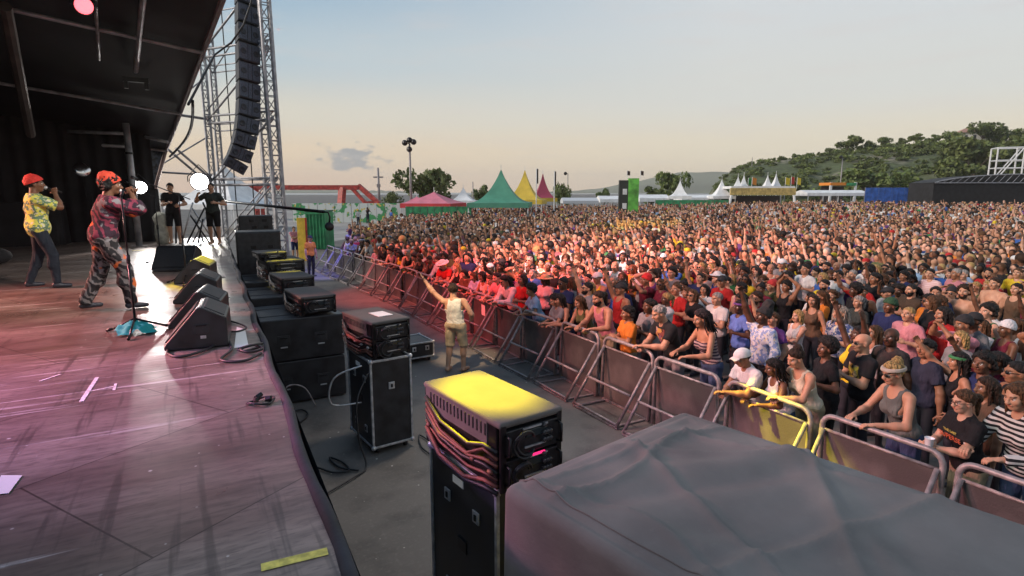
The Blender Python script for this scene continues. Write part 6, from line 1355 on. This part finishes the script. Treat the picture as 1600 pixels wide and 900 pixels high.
# --- the rest of the individuals: looks drawn so that no two share hair, top and pose
HAIRS = [('short black hair', [('short', BLK)], 'm'), ('short brown hair', [('short', BRN)], 'm'), ('cropped grey hair', [('buzz', GRY)], 'm'), ('long black hair', [('long', BLK)], 'f'), ('long brown hair', [('long', BRN)], 'f'), ('long blond hair', [('long', BLOND)], 'f'),
         ('brown ponytail', [('ponytail', BRN)], 'f'), ('blond ponytail', [('ponytail', BLOND)], 'f'), ('black bun', [('bun', BLK)], 'f'), ('black afro', [('afro', BLK)], 'f'), ('curly black hair', [('curly', BLK)], 'm'), ('curly brown hair', [('curly', BRN)], 'f'),
         ('black dreadlocks', [('dreads', BLK)], 'm'), ('brown dreadlocks', [('dreads', BRN)], 'f'), ('shaved head', [('buzz', BLK)], 'm'), ('bald head', [], 'm'), ('black bob', [('bob', BLK)], 'f'), ('brown bob', [('bob', BRN)], 'f'), ('reddish bob', [('bob', RHAIR)], 'f'),
         ('white cap', [('short', BLK), ('cap', C['white'])], 'm'), ('black cap', [('short', BLK), ('cap', C['black'])], 'm'), ('red cap', [('short', BRN), ('cap', C['red'])], 'm'), ('backwards black cap', [('short', BLK), ('capback', C['black'])], 'm'), ('straw sun hat', [('bob', BRN), ('sunhat', (.5, .38, .18))], 'f'),
         ('white sun hat', [('short', BLK), ('sunhat', C['white'])], 'm'), ('red head wrap', [('wrap', C['red'])], 'm'), ('yellow head wrap', [('wrap', C['yellow'])], 'f'), ('black beanie', [('short', BLK), ('beanie', C['black'])], 'm'), ('green beanie', [('dreads', BLK), ('beanie', C['green'])], 'm'),
         ('black beard and hair', [('short', BLK), ('beard', BLK)], 'm'), ('brown beard and curls', [('curly', DBR), ('beard', DBR)], 'm'), ('white headband and black hair', [('long', BLK), ('band', C['white'])], 'f')]
HW = np.array([5, 3, 2, 5, 4, 1.5, 2, 1.2, 2.5, 2, 3, 2, 2.5, 1.3, 2, 1.2, 2, 1.6, .8, .5, .8, .35, .5, .4, .35, .4, .3, .4, .35, 3, 1.2, .5]); HW /= HW.sum()
TC = ['black', 'white', 'grey', 'red', 'navy', 'blue', 'lightblue', 'green', 'olive', 'yellow', 'orange', 'pink', 'purple', 'burgundy', 'brown', 'cream']
TW = np.array([7.5, 6.5, 2.8, 2, 2, 1.2, 1.2, 1, 1.2, 1.2, 1.2, 1.4, .8, 1.6, 1.2, 1.4]); TW /= TW.sum()
TT = [('tee', 'shirt'), ('tank', 'tank top'), ('long', 'sweater')]
POSE_W = [('down', 5, 'hands low'), ('clasp', 2.2, 'hands clasped'), ('crossed', 1.6, 'arms crossed'), ('clap', .9, 'clapping'), ('oneup', 1.2, 'one arm raised'), ('bothup', .5, 'both arms raised'), ('phone', .8, 'hands held up'), ('reach', .5, 'reaching forward'), ('visor', .4, 'hand at the forehead')]
PW = np.array([p[1] for p in POSE_W]); PW /= PW.sum()
def left_px(D): return float(np.interp(D, [0, 24, 30, 45, 60, 80], [500, 540, 552, 612, 690, 740]))
cand = []
for k in range(60):                                              # the row along the barrier
    y = 1.6 + k * .5 + RNG.uniform(-.1, .1); cand.append((6.5 + RNG.uniform(-.04, .1) - max(0, y - 18) * .06, y, 1))
yy = 1.5
pts = []
for i in range(90):
    for j in range(70): pts.append((6.9 + i * .49 + RNG.uniform(-.16, .16) + .24 * (j % 2), 1.2 + j * .49 + RNG.uniform(-.16, .16), 0))
pts.sort(key=lambda p: math.hypot(p[0], p[1])); cand += pts
used, total = set(), len(HERO)
IND = []
for (x, y, front) in cand:
    px, py, D = proj((x, y, 1.6))
    if px > 1640 or px < left_px(D) or (not front and x < 6.9 - max(0, y - 18) * .06): continue
    if any((x - a) ** 2 + (y - b) ** 2 < (.38 if front else .37) ** 2 for a, b in placed): continue
    if total >= 298: break
    if front and (y > 27.2 or (y < 10.5 and any(a < 7.5 and abs(y - b) < .5 for a, b in placed[:len(HERO)]))): continue
    if y < 11 and x < 7.6 and any((x - a) ** 2 + (y - b) ** 2 < .46 ** 2 for a, b in placed[:len(HERO)]): continue
    r_ = math.hypot(x, y)
    if any(r_ < hr and abs(px - hx) < 27 and -34 < hy - py < 58 for hx, hy, hr in hero_px): continue
    placed.append((x, y)); total += 1; IND.append((x, y, front))
R_LAST = math.hypot(*IND[-1][:2])
for (x, y, front) in IND:
    for _ in range(400):
        hi = RNG.choice(len(HAIRS), p=HW); ti = RNG.choice(len(TC), p=TW); tt = RNG.choice(3, p=[.58, .32, .1]); pi = RNG.choice(len(POSE_W), p=PW)
        rail = front and RNG.rand() < .8; key = (hi, ti, tt, 'rail' if rail else pi)
        if key not in used: used.add(key); break
    hl, hair, sex = HAIRS[hi]; sex = sex if RNG.rand() < .85 or hl.find('beard') >= 0 else ('f' if sex == 'm' and hl[:5] not in ('bald ', 'shave') else sex)
    sk = SK[RNG.choice(7, p=[.15, .2, .2, .16, .14, .09, .06])]
    if 'dreads' in str(hair) or 'afro' in hl: sk = SK[RNG.choice([3, 4, 4, 5, 2])]
    pose = RNG.choice(['rail', 'rail2']) if rail else (RNG.choice(['down', 'downb', 'downc', 'downd']) if pi == 0 else POSE_W[pi][0]); pl = 'leaning on the barrier' if rail else POSE_W[pi][2]
    shades = RNG.rand() < .12
    hl = hl.replace('white headband and', 'white headband,'); lab = 'person with %s in %s %s, %s' % (hl, CN.get(TC[ti], TC[ti]), TT[tt][1], pl)
    if hl.find('cap') >= 0 or hl.find('hat') >= 0 or hl.find('wrap') >= 0 or hl.find('beanie') >= 0: lab = lab.replace('person with', 'person wearing', 1)
    fc = face_to(x, y) + RNG.normal() * .22
    if rail: fc = fc * .6 + (-math.pi / 2) * .4
    tc_ = np.array(C[TC[ti]]) * RNG.uniform(.8, 1.15); h = RNG.normal(1.75 if sex == 'm' else 1.66, .06)
    person((x, y, 0), fc, pose, sex, h, sk, hair, (TT[tt][0], tc_), ('trousers', [DEN, C['black'], C['grey'], C['khaki']][RNG.randint(4)]) if front else None, ('shades',) if shades else (), lab, 'people in the crowd', 1, wide=RNG.uniform(.96, 1.14))

# --- the rest of the crowd, past the three hundred nearest: one mass
def lowpoly(pose, sex, hk, tank):
    S = skel(pose, sex); h = .036; arms = arm_prims(S, 1.06); hc, hr = S['head']
    hands = [cap(Wr, Wr + Rm[:, 1] * .13, .034, .026) for Wr, Rm in S['hands'].values()]
    hd = [eli(hc + hr @ np.array((0, -.005, .02)), (.08, .098, .11), hr), cap(hc + (0, -.02, -.06), hc + (0, -.03, -.17), .055)]
    hp_ = [eli(hc + hr @ np.array(c), r, hr) for c, r in {'short': [((0, -.024, .05), (.09, .1, .1))], 'long': [((0, -.024, .05), (.092, .104, .1)), ((0, -.07, -.1), (.085, .05, .16))], 'afro': [((0, -.03, .06), (.14, .13, .13))], 'hat': [((0, -.01, .075), (.1, .12, .075))]}[hk]]
    leg = [cap((s * .09, 0, .9), (s * .1, 0, .1), .085, .06) for s in (-1, 1)]
    P = S['torso'][:5] + arms + hands + hd + hp_ + leg
    Fd, ax, lo = field(P, h, .004, .03); V, Q = surf_nets(Fd, lo, h)
    d = np.stack([np.minimum(dmin(S['torso'][:5], V), dmin([arms[0], arms[3]], V) if not tank else 9), np.minimum(np.minimum(dmin(arms, V), dmin(hands, V)) + .004, dmin(hd, V)), dmin(hp_, V) + .002, dmin(leg, V)], 1)
    reg = d.argmin(1); reg[(reg == 0) & (V[:, 2] < .95)] = 3; return V, Q, reg
LP = [lowpoly(p, s, hk, tk) for p, s, hk, tk in [('down', 'm', 'short', 0), ('downb', 'f', 'long', 1), ('clasp', 'm', 'short', 0), ('oneup', 'm', 'short', 0), ('down', 'm', 'afro', 0), ('clap', 'f', 'long', 0), ('bothup', 'f', 'long', 1), ('down', 'm', 'hat', 0), ('crossed', 'm', 'short', 1), ('phone', 'm', 'short', 0), ('oneup', 'f', 'long', 1)]]
LPW = np.array([5, 5, 3, .9, 1, 1.6, .4, 1.0, 2, .8, .6]); LPW /= LPW.sum()
HC = [BLK] * 6 + [DBR] * 4 + [BRN] * 2 + [BLOND, GRY]; HTC = [C['white'], C['black'], C['red'], C['yellow'], (.5, .38, .18)]
Vs, Qs, Cs, n0, cnt = [], [], [], 0, 0
def far_person(x, y):
    global n0, cnt
    V, Q, reg = LP[RNG.choice(len(LP), p=LPW)]; i_hat = RNG.rand() < .5; sc_ = RNG.normal(.975, .05)
    a = -(face_to(x, y) + RNG.normal() * .35); c, s = math.cos(a), math.sin(a); W_ = V * sc_; W_ = np.stack([c * W_[:, 0] - s * W_[:, 1] + x, s * W_[:, 0] + c * W_[:, 1] + y, W_[:, 2] + ground_h(x, y)], 1)
    tcol = np.array(C[TC[RNG.choice(len(TC), p=TW)]]) * RNG.uniform(.6, 1.15); hcol = HC[RNG.randint(len(HC))] if V is not LP[7][0] else HTC[RNG.randint(5)]
    pal = np.array([tcol, np.array(SK[RNG.choice(7, p=[.22, .2, .17, .13, .1, .07, .11])]) * 1.15, hcol, (.03, .04, .06)]); col = np.concatenate([pal[reg], np.ones((len(V), 1))], 1)
    Vs.append(W_); Qs.append(Q + n0); Cs.append(col); n0 += len(V); cnt += 1
def fill(R0, R1, step):
    n = int((R1 * 1.05) / step)
    for i in range(n):
        for j in range(n):
            x = 5.0 + i * step + RNG.uniform(-.3, .3) * step; y = 1.2 + j * step + RNG.uniform(-.3, .3) * step; r = math.hypot(x, y)
            if r < R0 or r >= R1: continue
            px, py, D = proj((x, y, 1.6))
            if px > 1660 or px < left_px(D) + RNG.uniform(-8, 14): continue
            if r < 30 and (x < 6.5 - max(0, y - 18) * .06 or any((x - a) ** 2 + (y - b) ** 2 < .2 for a, b in placed[-200:])): continue
            if D > 50 and px < 750 and RNG.rand() < .3: continue
            if D > 74 and px > 1425: continue
            far_person(x, y)
fill(R_LAST - .3, 32, .52); fill(32, 50, .7); fill(50, 86, 1.0)
for (px, py) in [(548, 392), (556, 388), (600, 347), (612, 352), (588, 345), (575, 350), (640, 348), (560, 352)]: q = at(px, py, 0); far_person(q[0], q[1])
cm = NB('crowd_colours'); ca = cm.attr('col', 'GEOMETRY').outputs['Color']; cn = cm.noise(8, 3); cm.set('Base Color', cm.mix(cm.rng(cn, .35, .65, 0, .45), ca, cm.mix(1.0, ca, (.45, .42, .42), 'MULTIPLY'))); cm.set('Roughness', .7); cm.b.inputs['Specular IOR Level'].default_value = .25
tag(link('crowd', mesh_np('crowd', np.concatenate(Vs), np.concatenate(Qs), [cm.m], True, dict(col=np.concatenate(Cs)))), 'dense festival crowd filling the field behind the nearer people', 'crowd', kind='stuff')
print('crowd', cnt, n0, 'individuals', total, 'R', R_LAST)
